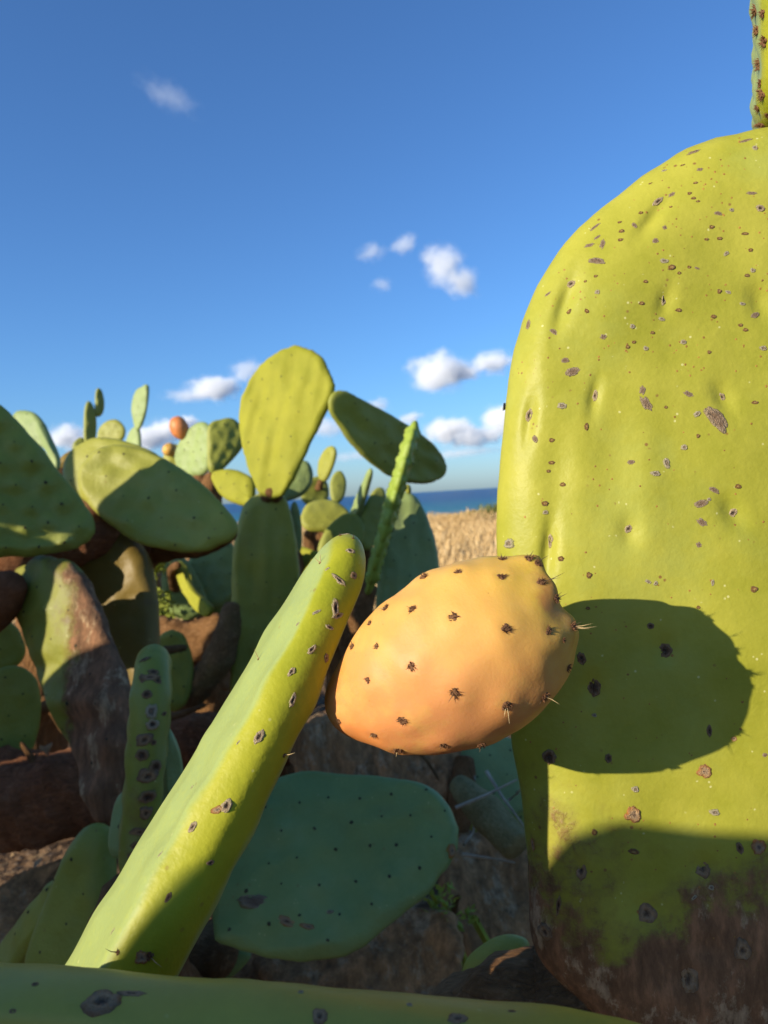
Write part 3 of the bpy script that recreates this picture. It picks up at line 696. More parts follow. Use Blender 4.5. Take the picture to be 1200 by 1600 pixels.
# ================================================================== THE FRUIT
def build_fruit():
    S0 = P(517, 1117, .263); S1 = P(868, 928, .255)
    fr = thing('prickly_pear_fruit', 'ripe orange prickly pear fruit with dark bristle tufts beside the slim joint', 'fruit', S0)
    ax = (S1-S0).normalized(); sc = (S1-S0).length/392
    tow = -ray(700, 1020).normalized(); e2 = ax.cross(tow).normalized(); e3 = ax.cross(e2).normalized()
    dn = M3 @ Vector((.48, -.877, 0))
    if e2.dot(dn) < 0: e2 = -e2
    if e3.dot(tow) < 0: e3 = -e3
    prof = [(-4, 0, 0), (-2, 14, 0), (4, 30, 2), (18, 48, 6), (36, 63, 10), (70, 89, 16), (110, 112, 18), (150, 128, 18), (200, 137, 22), (250, 138, 22), (290, 132, 21), (325, 118, 19), (355, 98, 13), (376, 80, 6), (388, 70, 2), (393, 62, 0), (391, 54, 0), (383, 42, 0), (377, 24, 0), (375, 0, 0)]
    pa = np.array(prof, float); tt = np.r_[0, np.cumsum(np.hypot(np.diff(pa[:, 0]), np.diff(pa[:, 1])))]
    ts = np.linspace(0, tt[-1], 96); NA = 96
    def smooth(y):
        v = np.interp(ts, tt, y)
        for _ in range(3): v[1:-1] = (v[:-2]+2*v[1:-1]+v[2:])/4
        return v
    A, Rr, Of = smooth(pa[:, 0]), smooth(pa[:, 1])*.965, smooth(pa[:, 2])*.65
    verts, uvs, faces = [], [], []
    for i in range(len(ts)):
        for j in range(NA):
            a = 2*math.pi*j/NA; r = Rr[i]
            c = math.cos(a); s = math.sin(a)
            r *= 1 + .015*noise.noise(Vector((c*1.2, s*1.2, A[i]/90)))+.020*noise.noise(Vector((c*3, s*3, A[i]/45)))
            al = A[i]
            if A[i] > 340 and r > 1:                        # scalloped crown rim
                k = min(1, (A[i]-340)/50); al += k*2.6*math.cos(a*7+.6) + k*1.5*math.cos(a*3); r *= 1+.03*k*math.cos(a*7+.6)
            verts.append(ax*(al*sc) + e2*((r*c + Of[i])*sc) + e3*(r*s*sc*.96)); uvs.append((j/NA, A[i]/392))
    n_ = len(ts)
    for i in range(n_-1):
        for j in range(NA):
            k = (j+1) % NA; faces.append((i*NA+k, i*NA+j, (i+1)*NA+j, (i+1)*NA+k))
    # gentle swelling under every areole
    spots = [(716,894,11),(783,902,13),(645,952,12),(709,964,15),(791,983,15),(857,986,13),(589,1010,10),(643,1041,14),(575,1063,10),(711,1082,16),(792,1101,18),(851,1088,15),(629,1125,15),(584,1148,11),(622,1172,15),(692,1164,13),(754,1169,14),
             (530,1127,9),(551,1010,10),(603,950,11),(663,901,13),(578,974,9),(788,868,12),(826,873,13),(846,910,14),(876,932,13),(896,979,15),(888,1043,12),(840,880,14),(881,1000,8)]
    off = fr.location
    bv = BVHTree.FromPolygons([tuple(p+off) for p in verts], faces)
    for (x, y, r) in spots:
        h = bv.ray_cast(CAM, ray(x, y).normalized())
        if h[0] is None: continue
        q = h[0]-off; hn = h[1] if h[1].dot(tow) > 0 else -h[1]
        for i, p in enumerate(verts):
            d2 = (p-q).length_squared
            if d2 < .0002: verts[i] = p + hn*(.0012*math.exp(-d2/(2*.0042**2)) - .0007*math.exp(-d2/(2*.0015**2)))
    m, t, bs = new_mat('fruit_skin')
    tc = t.new('ShaderNodeTexCoord'); O = tc.outputs['Object']; sep = t.new('ShaderNodeSeparateXYZ'); t._in(sep.inputs[0], tc.outputs['UV'])
    n1 = t.noise(O, 46, 5, .6); n2 = t.noise(O, 150, 4, .6); n3 = t.noise(O, 900, 2)
    along = t.math('ADD', sep.outputs[1], t.math('MULTIPLY', t.math('SUBTRACT', n1, .5), .45))
    col = t.ramp(along, [(.02, (.57, .18, .03)), (.18, (.61, .25, .075)), (.50, (.62, .295, .095)), (.78, (.61, .345, .075)), (.93, (.50, .33, .045)), (1.0, (.38, .20, .04))])
    # rosy blush along the lower flank, yellow towards the top
    dv = t.vmath('DOT_PRODUCT', O, tuple(e2)); bl = t.math('ADD', t.math('MULTIPLY', dv, 22), t.math('MULTIPLY', t.math('SUBTRACT', n1, .5), 1.2))
    col = t.mix(t.math('MULTIPLY', t.smooth(bl, -.25, .75), .55), col, (.54, .185, .075))
    col = t.mix(t.math('MULTIPLY', t.smooth(bl, -.1, -.7), .40), col, (.60, .38, .065))
    col = t.mix(t.math('MULTIPLY', t.smooth(t.noise(O, 80, 4), .46, .66), .45), col, (.58, .35, .09))
    sp = t.math('SUBTRACT', 1, t.smooth(t.voro(O, 520), .07, .14)); sp = t.math('MULTIPLY', sp, t.smooth(t.noise(O, 200, 1), .62, .68))
    col = t.mix(t.math('MULTIPLY', sp, .5), col, (.30, .10, .02))
    t._in(bs.inputs['Base Color'], col); bs.inputs['Roughness'].default_value = .5; bs.inputs['Specular IOR Level'].default_value = .2
    bs.inputs['Subsurface Weight'].default_value = .22; bs.inputs['Subsurface Radius'].default_value = (.006, .0025, .0008); bs.inputs['Subsurface Scale'].default_value = 1
    bp = t.new('ShaderNodeBump'); bp.inputs['Strength'].default_value = .2; bp.inputs['Distance'].default_value = .0008
    t._in(bp.inputs['Height'], t.math('ADD', n2, t.math('MULTIPLY', n3, .5))); t.l.new(bp.outputs[0], bs.inputs['Normal'])
    body = mesh_obj('skin', verts, faces, m, fr, uvs)
    bv = BVHTree.FromPolygons([tuple(p+off) for p in verts], faces)
    rs = random.Random(21)
    sp_list = {(645,952): [(-.8, -.5, .4, 14, 1), (-.7, .6, .5, 12, 1)], (792,1101): [(.1, 1, .3, 30, 0), (-.25, 1, .3, 20, 0)], (851,1088): [(.9, .45, .3, 26, 0), (-.6, .8, .3, 16, 1)], (711,1082): [(-.7, .9, .4, 20, 1), (-.9, -.1, .4, 14, 1)],
               (846,910): [(.9, -.42, .1, 40, 1), (.95, -.30, .2, 30, 1)], (876,932): [(.8, -.4, .1, 20, 1), (.7, -.8, 0, 14, 1)], (896,979): [(1, -.2, .2, 30, 0), (1, .1, .2, 26, 0), (1, -.02, .1, 36, 0), (.9, -.5, 0, 18, 1)],
               (826,873): [(.5, -.9, 0, 16, 1), (.9, -.3, 0, 18, 1), (-.3, -1, 0, 10, 1)], (840,880): [(.8, -.6, .1, 22, 1)], (603,950): [(-1, .05, .1, 18, 0)], (551,1010): [(-.4, -1, .1, 12, 1)], (622,1172): [(-.3, 1, .1, 12, 0)], (754,1169): [(-.2, 1, 0, 14, 1)],
               (629,1125): [(-1, .2, .3, 12, 1)], (584,1148): [(-.9, .5, .3, 10, 0)], (663,901): [(-.8, -.5, .1, 10, 1)], (643,1041): [(.3, 1, .4, 12, 1)], (788,868): [(-.2, -1, 0, 12, 1)]}
    for (x, y, r) in spots:
        put_tuft((body, bv), x, y, r*.96, nudge=(705, 1020), spines=sp_list.get((x, y), ()))
    return fr
build_fruit()

# areoles on the slim joint
for (x, y, l, w_, a, k) in [(564,847,14,12,0,'k'),(548,861,18,14,20,'s'),(531,907,34,14,-45,'s'),(553,899,16,18,90,'k'),(524,950,40,18,80,'s'),(528,962,26,12,15,'s'),(495,956,18,7,35,'p'),(515,980,20,10,-20,'s'),(487,1015,24,14,40,'s'),(510,1028,18,14,90,'k'),(456,1049,22,14,50,'s'),(457,1094,30,15,60,'s'),
                            (405,1151,30,18,65,'s'),(354,1259,28,24,55,'s'),(301,1292,26,16,60,'s'),(329,1348,16,12,0,'d'),(263,1402,20,12,60,'d'),(222,1496,26,28,20,'o'),(511,889,12,6,40,'p'),(372,1160,12,4,60,'p'),(539,835,20,9,20,'s'),(465,975,10,5,60,'p'),(300,1230,10,5,60,'p'),(250,1335,16,5,60,'p'),(176,1455,18,6,60,'p'),(340,1265,26,16,20,'o')]:
    put_scar(ctr_pad, x, y, l*.80, w_*.72, a, k, name='areole')
for (x, y, r, spn) in [(444, 1180, 6, [(1, -.35, .5, 22, 0)]), (234, 1494, 12, [(.9, .5, .4, 26, 0), (.6, -.2, .5, 14, 1), (.2, .9, .5, 10, 1)]), (184, 1488, 7, [(-.8, -.5, .4, 22, 1), (0, 1, .3, 14, 0)]), (404, 1030, 4, [(-.4, -.9, 0, 18, 0)]), (500, 880, 4, [(0, -1, 0, 16, 0), (-.5, -.5, 0, 14, 0)]), (556, 828, 4, [(.2, -1, 0, 8, 1)]), (532, 837, 4, [(-.3, -1, 0, 8, 1)])]:
    put_tuft(ctr_pad, x, y, r, nudge=(500, 1000) if y < 1100 else (300, 1380), spines=spn)
for (x, y, l, w_, a, k) in [(160, 1566, 62, 40, 15, 'k'), (205, 1552, 46, 12, 0, 'k'), (500, 1588, 26, 26, 60, 'k'), (715, 1592, 34, 22, 10, 'k'), (55, 1538, 12, 10, 0, 'd'), (470, 1550, 10, 8, 0, 'p'), (800, 1580, 14, 8, 0, 'd'), (20, 1580, 12, 8, 0, 'd'), (640, 1570, 10, 8, 0, 'p')]:
    put_scar(bot_pad, x, y, l, w_, a, k)

# ================================================================== BLUE GREEN JOINT IN THE SHADE
bl = thing('prickly_pear', 'low prickly pear with a broad blue green joint lying in the shade under the fruit', 'cactus', (-.10, .86, 0))
blue = px_pad(bl, [(335, 1462), (330, 1400), (352, 1320), (392, 1248), (440, 1212), (500, 1207), (570, 1212), (645, 1222), (688, 1243), (713, 1278), (717, 1318), (700, 1355), (660, 1402), (610, 1446), (560, 1482), (515, 1500), (460, 1502), (400, 1492), (355, 1478)],
              .66, (.10, -.72, .69), .020, BLU, base=(345, 1470), tip=(700, 1280), seed=14, rough=.008, ridge=.004, bump=.002, spacing=.030, N=110, K=34)
for (x, y, l, w_, a, k) in [(706, 1329, 18, 20, 0, 'o'), (398, 1408, 58, 20, -10, 'c'), (448, 1440, 46, 14, -18, 'o'), (515, 1425, 14, 6, 0, 'p'), (482, 1448, 26, 9, -15, 'o')]:
    put_scar(blue, x, y, l, w_, a, k)
px_pad(bl, [(335, 1500), (345, 1474), (372, 1478), (392, 1490), (380, 1510), (355, 1530), (338, 1530)], .70, (-.2, -.6, .75), .016, BLU, base=(338, 1530), tip=(390, 1488), seed=15)
stem(bl, [P(350, 1490, .68), P(310, 1500, .74), P(300, 1590, .80), Vector((-.16, .86, -.03))], [.016, .030, .036, .045], BARKG, seed=16)
def dead(parent, ol, d, nr, seed, T=.022):
    return px_pad(parent, ol, d, nr, T, DEAD, name='dead_joint', seed=seed, rough=.014, ridge=.006, wob=.07, areoles=False, N=90, K=26, warp=.1)
dead(bl, [(400, 1500), (430, 1450), (520, 1430), (620, 1418), (700, 1430), (726, 1490), (690, 1550), (560, 1580), (440, 1575)], .78, (-.15, -.55, .82), 17)
dead(bl, [(452, 1150), (520, 1118), (620, 1112), (700, 1130), (722, 1185), (705, 1250), (600, 1275), (480, 1250)], 1.02, (.1, -.85, .5), 18, .04)
dead(bl, [(690, 1330), (740, 1300), (810, 1310), (850, 1370), (850, 1470), (790, 1530), (725, 1490), (692, 1410)], .92, (.25, -.75, .6), 20, .035)
dead(bl, [(300, 1540), (330, 1500), (420, 1500), (450, 1560), (400, 1620), (320, 1600)], .80, (-.3, -.5, .8), 217)
dead(bl, [(600, 1560), (660, 1500), (760, 1510), (780, 1580), (700, 1630), (620, 1620)], .84, (.3, -.5, .8), 218)
stem(bl, [P(726, 1180, 1.0), P(722, 1240, .98), P(716, 1300, .97)], [.012, .016, .014], BARK, seed=219)
stem(bl, [P(710, 1220, .86), P(760, 1270, .82), P(815, 1325, .78)], [.010, .020, .018], BARKP, name='dried_joint', seed=19, lump=.12)
px_pad(bl, [(716, 1215), (722, 1170), (760, 1150), (805, 1155), (850, 1180), (850, 1240), (800, 1275), (745, 1265)], 1.05, (.1, -.85, .5), .018, PAL, base=(745, 1270), tip=(800, 1150), seed=21)
px_pad(bl, [(712, 1255), (740, 1205), (800, 1190), (850, 1205), (850, 1300), (800, 1330), (750, 1310)], 1.15, (.1, -.85, .5), .018, DRK, base=(745, 1310), tip=(800, 1190), seed=22)

# ================================================================== LEFT CACTUS
lf = thing('prickly_pear', 'old prickly pear with brown woody joints under two overlapping oval joints', 'cactus', (-.42, .98, 0))
lp = px_pad(lf, [(-190, 760), (-150, 680), (-80, 635), (-20, 622), (20, 650), (60, 695), (100, 745), (132, 788), (150, 822), (140, 845), (110, 860), (60, 868), (20, 871), (-60, 868), (-140, 845)], .88, (.42, -.88, .16), .024, DRK, base=(-150, 850), tip=(60, 690),
            seed=23, rough=.006, ridge=.005, bump=.006, spacing=.032, N=110, K=30)
ov1 = px_pad(lf, [(372, 826), (350, 790), (310, 752), (260, 718), (205, 698), (160, 700), (134, 720), (122, 745), (128, 772), (145, 795), (175, 822), (215, 848), (265, 860), (310, 863), (345, 852)], 1.0, (-.10, -.90, .42), .026, MID, base=(368, 832), tip=(125, 745),
             seed=24, rough=.006, ridge=.003, bump=.004, spacing=.042, N=110, K=30)
ov2 = px_pad(lf, [(290, 745), (250, 712), (200, 690), (160, 684), (125, 695), (104, 720), (100, 748), (120, 775), (170, 800), (230, 810), (275, 790)], 1.06, (-.25, -.90, .35), .026, MID, base=(290, 770), tip=(105, 735), seed=25, rough=.005, spacing=.04)
stem(lf, [P(364, 832, 1.02), P(320, 842, 1.08), P(240, 850, 1.12), P(195, 890, 1.10)], [.010, .022, .03, .03], BARK, seed=26)
# woody hanging joints
wd1 = px_pad(lf, [(105, 862), (120, 838), (160, 828), (205, 835), (232, 870), (245, 930), (248, 990), (245, 1050), (225, 1100), (190, 1080), (160, 1010), (135, 940)], 1.02, (-.15, -.97, .2), .05, OLD2, base=(160, 830), tip=(225, 1100), seed=27, rough=.01, areoles=False)
wd2 = px_pad(lf, [(25, 905), (40, 880), (80, 868), (118, 885), (145, 930), (170, 990), (195, 1060), (208, 1130), (205, 1200), (190, 1260), (172, 1290), (150, 1260), (130, 1200), (100, 1140), (70, 1070), (45, 1000), (30, 950)], .84, (-.45, -.86, .22), .042, OLD, base=(215, 1030), tip=(20, 1060), seed=28, rough=.012, ridge=.006, wob=.05, spacing=.04, N=100, K=26)
stem(lf, [P(-90, 960, .88), P(-40, 945, .88), P(0, 930, .87), P(28, 905, .86)], [.05, .042, .026, .012], BARKR, seed=29)
stem(lf, [P(-120, 850, .95), P(0, 880, .96), P(90, 860, 1.0), P(150, 840, 1.03), P(230, 860, 1.1)], [.03, .035, .035, .035, .02], BARKR, seed=30)
# logs and low joints in the dark
stem(lf, [P(-80, 1240, .98), P(40, 1245, .96), P(130, 1240, .95), P(210, 1225, .98), P(260, 1180, 1.05)], [.060, .056, .052, .036, .024], BARKR, seed=31, rings=70)
dead(lf, [(-60, 1480), (-20, 1400), (60, 1355), (140, 1345), (190, 1380), (170, 1450), (90, 1500), (10, 1530)], .88, (.1, -.6, .8), 33, .03)
dead(lf, [(180, 1420), (210, 1360), (280, 1330), (330, 1370), (320, 1450), (250, 1490)], .98, (-.1, -.6, .8), 233, .03)
dead(lf, [(255, 1230), (280, 1180), (360, 1165), (420, 1190), (410, 1260), (330, 1290)], 1.25, (.1, -.7, .7), 234, .03)
stem(lf, [P(240, 1160, 1.22), P(310, 1158, 1.20), P(380, 1155, 1.20), P(470, 1150, 1.22)], [.045, .045, .042, .04], BARKR, seed=34)
stem(lf, [P(230, 985, 1.5), P(290, 1000, 1.48), P(350, 990, 1.46), P(400, 960, 1.5)], [.03, .042, .042, .03], BARK, seed=35)
stem(lf, [P(280, 1110, 1.34), P(320, 1060, 1.32), P(350, 1010, 1.32), P(365, 940, 1.34)], [.02, .026, .022, .018], BARKG, seed=36)
px_pad(lf, [(244, 1010), (262, 985), (285, 990), (299, 1020), (302, 1060), (290, 1100), (268, 1112), (248, 1090)], 1.3, (.1, -.97, .2), .022, DRK, base=(268, 1112), tip=(275, 985), seed=37)
px_pad(lf, [(-30, 1080), (-10, 1050), (25, 1040), (55, 1058), (64, 1100), (58, 1150), (42, 1185), (0, 1195), (-30, 1160)], 1.02, (.5, -.84, .1), .024, DRK, base=(0, 1195), tip=(25, 1040), seed=38)
px_pad(lf, [(-40, 980), (0, 965), (30, 985), (40, 1020), (20, 1045), (-30, 1050)], 1.08, (.4, -.9, .1), .024, DRK, base=(-30, 1050), tip=(30, 985), seed=39)
px_pad(lf, [(48, 1516), (60, 1450), (90, 1370), (120, 1310), (145, 1287), (170, 1295), (176, 1340), (178, 1400), (172, 1470), (160, 1530), (100, 1580)], .66, (-.35, -.90, .25), .040, DRK, base=(100, 1580), tip=(150, 1287), seed=40, rough=.006)
px_pad(lf, [(-10, 1520), (10, 1475), (45, 1425), (80, 1385), (92, 1375), (86, 1410), (62, 1460), (30, 1508), (5, 1540)], .70, (-.7, -.6, .35), .022, MID, base=(0, 1540), tip=(90, 1376), seed=41)
stem(lf, [P(175, 1285, .80), P(178, 1240, .82), P(190, 1180, .84)], [.016, .02, .012], BARK, seed=42)
stem(lf, [P(120, 1390, .88), P(110, 1500, .92), Vector((-.40, .96, -.04))], [.05, .06, .07], BARK, seed=43)

rt_ = random.Random(55)
for k in range(30):
    x0, y0, d0 = rt_.uniform(-60, 480), rt_.uniform(1010, 1460), rt_.uniform(.95, 1.45)
    a_ = rt_.uniform(0, 6.28); Lk = rt_.uniform(60, 150)
    q0, q2 = P(x0, y0, d0), P(x0+math.cos(a_)*Lk, y0+abs(math.sin(a_))*Lk, d0+rt_.uniform(-.08, .12))
    q1 = (q0+q2)/2 + Vector((rt_.uniform(-.03, .03), 0, rt_.uniform(-.02, .04))); r0 = rt_.choice((.004, .006, .009, .014))
    stem(lf, [q0, q1, q2], [r0*.5, r0, r0*1.2], rt_.choice((BARK, BARKR, BARKG)), name='dead_branch', seed=300+k, sides=9, rings=14)
for k in range(16):
    x0, y0, d0 = rt_.uniform(560, 850), rt_.uniform(1180, 1500), rt_.uniform(.82, 1.0)
    a_ = rt_.uniform(0, 3.14); Lk = rt_.uniform(50, 120)
    q0, q2 = P(x0, y0, d0), P(x0+math.cos(a_)*Lk, y0+math.sin(a_)*Lk, d0+rt_.uniform(-.03, .05)); r0 = rt_.choice((.0016, .0025, .004))
    stem(bl, [q0, (q0+q2)/2 + Vector((0, 0, rt_.uniform(-.01, .02))), q2], [r0*.5, r0, r0], rt_.choice((BARK, BARKP, BARKG)), name='dead_branch', seed=340+k, sides=8, rings=12)

# ================================================================== SCARRED JOINT ON EDGE
sj = thing('prickly_pear', 'small prickly pear with a black scarred joint standing on edge', 'cactus', (-.22, .62, 0))
sA, sB = P(212, 1372, .545), P(240, 1008, .575)
sn = edge_on(sA, sB, -.02); wv = (sB-sA).normalized().cross(sn).normalized()
if wv.y < 0: wv = -wv
scj = egg_pad(sj, sA + wv*.045 - (sB-sA)*.10, sB + wv*.045, sn, .10, .0275, SCR, N=90, K=24, rim=.015, seed=44, areoles=False, rough=.002)
for (x, y, l, w_, a, k) in [(226,1030,16,8,20,'d'),(240,1050,16,10,0,'d'),(234,1058,26,10,10,'k'),(246,1063,14,10,-40,'d'),(229,1085,14,12,0,'d'),(236,1112,22,16,80,'p'),(238,1132,18,16,0,'s'),(226,1156,24,18,25,'k'),(222,1180,16,18,90,'d'),(243,1198,18,20,90,'d'),(231,1213,28,22,0,'k'),(231,1245,18,24,90,'d'),(228,1270,18,18,0,'k'),(218,1300,12,24,80,'k'),(216,1322,14,20,80,'d'),(257,1115,6,10,90,'d'),(210,1338,12,18,80,'k'),(240,1160,10,8,0,'d'),(222,1060,8,16,30,'d')]:
    put_scar(scj, x, y, l*1.15, w_*1.15, a, k)
px_pad(sj, [(255, 1300), (252, 1200), (258, 1140), (270, 1145), (284, 1185), (286, 1230), (278, 1290), (265, 1330)], .66, (.5, -.85, .1), .016, PAL, base=(265, 1330), tip=(262, 1140), seed=45)
px_pad(sj, [(172, 1320), (176, 1275), (186, 1245), (205, 1230), (215, 1262), (212, 1310), (196, 1338), (180, 1340)], .62, (-.3, -.9, .3), .018, PAL, base=(196, 1338), tip=(205, 1230), seed=46, rough=.006)
stem(sj, [sA+wv*.05-(sB-sA)*.08, sA+wv*.06-(sB-sA)*.3, Vector((-.21, .64, .12)), Vector((-.22, .62, -.04))], [.012, .03, .04, .05], BARK, seed=47)

# ================================================================== TALL CACTUS WITH THE BRIGHT JOINT
tl = thing('prickly_pear', 'tall prickly pear with a bright yellow joint and a dark drooping joint against the sky', 'cactus', (-.22, 1.42, 0))
px_pad(tl, [(362, 1110), (361, 1000), (362, 900), (368, 830), (385, 785), (412, 767), (440, 772), (456, 805), (466, 870), (474, 950), (476, 1040), (470, 1130), (440, 1180), (400, 1180)], 1.36, (.25, -.95, .10), .040, MID, base=(415, 1180), tip=(425, 768), seed=50, rough=.006, ridge=.005, spacing=.05, N=100, K=28)
ypad = px_pad(tl, [(408, 773), (390, 735), (378, 690), (374, 650), (383, 610), (405, 574), (435, 550), (465, 541), (495, 552), (514, 578), (523, 608), (512, 640), (492, 680), (470, 725), (452, 760), (432, 780)], 1.36, (-.38, -.91, .16), .024, YEL, base=(425, 780), tip=(475, 542), seed=51, rough=.005, ridge=.0045, bump=.0010, spacing=.045, N=120, K=34)
px_pad(tl, [(514, 640), (518, 615), (540, 612), (580, 632), (622, 655), (660, 680), (686, 705), (697, 730), (688, 748), (660, 756), (620, 750), (580, 725), (545, 690), (526, 662)], 1.40, (.62, -.77, -.15), .020, DRK, base=(518, 625), tip=(694, 738), seed=52, rough=.004, ridge=.004, spacing=.045, N=100, K=24)
px_pad(tl, [(398, 780), (405, 790), (385, 792), (350, 778), (332, 750), (340, 736), (370, 735), (396, 750)], 1.55, (-.4, -.85, .35), .03, YEL, base=(398, 790), tip=(335, 742), seed=53, rough=.004)
px_pad(tl, [(438, 780), (450, 740), (464, 722), (482, 722), (489, 745), (480, 768), (456, 782)], 1.62, (.3, -.95, .1), .022, PAL, base=(442, 784), tip=(482, 722), seed=54)
stem(tl, [P(415, 1130, 1.38), P(412, 1260, 1.40), Vector((-.24, 1.42, .12)), Vector((-.22, 1.42, -.05))], [.05, .07, .08, .09], BARK, seed=55)
stem(tl, [P(412, 782, 1.37), P(425, 770, 1.36), P(436, 781, 1.37)], [.008, .015, .008], BARK, name='joint_collar', seed=56)
stem(tl, [P(398, 792, 1.53), P(425, 840, 1.48), P(420, 950, 1.44)], [.02, .045, .05], BARK, seed=57)
stem(tl, [P(440, 784, 1.61), P(430, 830, 1.56), P(420, 900, 1.46)], [.012, .03, .04], BARK, seed=157)

# ================================================================== CACTUS WITH THE SERRATED EDGE
sr = thing('prickly_pear', 'prickly pear with a thin toothed joint seen on edge beside a grey green one', 'cactus', (.06, 1.30, 0))
px_pad(sr, [(590, 1000), (588, 930), (594, 860), (605, 805), (622, 776), (640, 770), (656, 785), (672, 820), (683, 860), (688, 905), (684, 950), (664, 1010), (625, 1030)], 1.28, (.22, -.96, .14), .030, PAL, base=(625, 1030), tip=(640, 770), seed=60, rough=.005, ridge=.007, spacing=.04, N=100, K=26)
eA, eB = P(578, 912, 1.13), P(648, 664, 1.10)
en = edge_on(eA, eB, .0); wv2 = (eB-eA).normalized().cross(en).normalized()
if wv2.y < 0: wv2 = -wv2
egg_pad(sr, eA+wv2*.08-(eB-eA)*.12, eB+wv2*.05, en, .15, .0135, CENF, teeth=(26, .055), N=182, K=22, seed=61, rough=.003, bump=.006, spacing=.026, rim=.012, areole_r=.002)
egg_pad(sr, P(640, 772, 1.28), P(634, 757, 1.28), (0, -1, .1), .012, .010, MID, N=24, K=6, seed=62, areoles=False, spacing=0)
stem(sr, [P(625, 1025, 1.29), P(610, 1100, 1.30), Vector((.03, 1.30, .12)), Vector((.05, 1.30, -.05))], [.02, .05, .06, .07], BARK, seed=63)
stem(sr, [eA+wv2*.08-(eB-eA)*.06, eA+wv2*.08-(eB-eA)*.4, P(605, 1110, 1.28)], [.012, .03, .035], BARK, seed=64)

# ================================================================== MIDDLE-DISTANCE CLUMP
mc = thing('prickly_pear', 'low clump of small olive joints in front of the sea', 'cactus', (-.10, 1.95, 0))
mids = [
 ([(498, 742), (500, 720), (508, 703), (520, 697), (525, 708), (520, 730), (510, 750), (502, 752)], 1.95, (-.75, -.6, .1), .020, MID, (502, 752), (520, 697)),
 ([(516, 770), (516, 752), (524, 738), (534, 737), (541, 752), (539, 772), (530, 786), (520, 785)], 1.90, (.30, -.95, .1), .018, DRK, (525, 787), (532, 737)),
 ([(470, 775), (478, 752), (500, 744), (512, 757), (512, 780), (495, 790), (478, 788)], 1.98, (.4, -.9, .1), .02, DRK, (490, 790), (500, 743)),
 ([(469, 812), (478, 790), (500, 781), (525, 784), (545, 800), (556, 822), (545, 835), (510, 832), (480, 828)], 1.85, (.2, -.85, .45), .024, MID, (480, 830), (540, 795)),
 ([(495, 870), (500, 845), (515, 820), (540, 802), (560, 806), (570, 830), (560, 860), (530, 890), (500, 895)], 1.70, (.4, -.9, .2), .022, DRK, (510, 895), (550, 802)),
 ([(562, 850), (563, 815), (572, 785), (588, 762), (600, 765), (602, 800), (590, 840), (575, 860)], 1.75, (.55, -.83, .1), .02, DRK, (572, 862), (590, 762)),
 ([(549, 815), (552, 795), (563, 765), (572, 748), (579, 732), (580, 742), (573, 768), (563, 800), (556, 820)], 1.72, (-.93, -.36, .05), .018, PAL, (554, 820), (579, 733)),
 ([(454, 820), (455, 790), (462, 784), (468, 800), (472, 830), (470, 860), (460, 865)], 1.62, (.3, -.95, .0), .022, PAL, (464, 866), (461, 784)),
 ([(458, 870), (462, 853), (480, 856), (498, 866), (492, 885), (475, 902), (462, 900)], 1.66, (-.4, -.8, .4), .02, YEL, (465, 905), (490, 860)),
]
for i, (ol, d, nr, T, mt, b_, t_) in enumerate(mids): px_pad(mc, ol, d, nr, T, mt, base=b_, tip=t_, seed=70+i, rough=.003, spacing=.035, N=48, K=12, areole_r=.0014)
stem(mc, [P(490, 788, 1.97), P(500, 850, 1.95), P(520, 960, 1.95), Vector((-.10, 1.95, -.02))], [.015, .035, .05, .07], BARK, seed=81)
stem(mc, [P(525, 786, 1.91), P(520, 810, 1.92), P(515, 880, 1.94)], [.008, .02, .03], BARK, seed=82)
stem(mc, [P(482, 829, 1.86), P(490, 870, 1.90), P(515, 930, 1.94)], [.008, .025, .03], BARK, seed=83)
stem(mc, [P(508, 893, 1.71), P(525, 940, 1.80), P(530, 1000, 1.92)], [.01, .03, .04], BARK, seed=84)
stem(mc, [P(556, 818, 1.73), P(570, 860, 1.76), P(550, 940, 1.86), P(530, 1000, 1.93)], [.008, .02, .03, .04], BARK, seed=85)
stem(mc, [P(464, 862, 1.63), P(466, 902, 1.67), P(490, 960, 1.80), P(520, 1010, 1.93)], [.01, .02, .03, .04], BARK, seed=86)
stem(mc, [P(501, 750, 1.955), P(498, 765, 1.97)], [.006, .01], BARK, seed=87, rings=8)

# ================================================================== DISTANT CACTI ON THE SKYLINE
f1 = thing('prickly_pear', 'distant prickly pear with two thin joints standing up against the sky', 'cactus', (-.98, 2.6, 0))
far1 = [
 ([(131, 686), (131, 650), (134, 630), (140, 627), (148, 640), (151, 662), (148, 690), (138, 700)], 2.60, (.62, -.78, .0), .022, DRK, (138, 700), (140, 627)),
 ([(148, 640), (149, 615), (153, 606), (159, 611), (163, 628), (161, 645), (154, 652), (149, 648)], 2.62, (.62, -.78, .0), .020, DRK, (150, 650), (154, 606)),
 ([(152, 690), (155, 670), (168, 658), (183, 656), (195, 668), (193, 685), (175, 698), (158, 698)], 2.70, (-.2, -.95, .2), .022, MID, (158, 698), (188, 660)),
 ([(112, 705), (116, 690), (128, 683), (134, 694), (128, 712), (114, 716)], 2.66, (.4, -.9, .1), .02, DRK, (114, 716), (130, 684)),
]
for i, (ol, d, nr, T, mt, b_, t_) in enumerate(far1): px_pad(f1, ol, d, nr, T, mt, base=b_, tip=t_, seed=90+i, rough=.003, spacing=.035, N=44, K=10, areole_r=.002)
stem(f1, [P(138, 698, 2.60), P(140, 720, 2.62), P(150, 800, 2.62), Vector((-.98, 2.6, -.02))], [.012, .035, .06, .08], BARK, seed=95)
stem(f1, [P(160, 697, 2.70), P(150, 725, 2.68), P(150, 790, 2.64)], [.01, .03, .04], BARK, seed=96)
stem(f1, [P(116, 714, 2.66), P(130, 735, 2.66), P(148, 790, 2.64)], [.01, .03, .04], BARK, seed=97)
f2 = thing('prickly_pear', 'distant prickly pear with one pale upright joint balanced on another', 'cactus', (-.78, 2.55, 0))
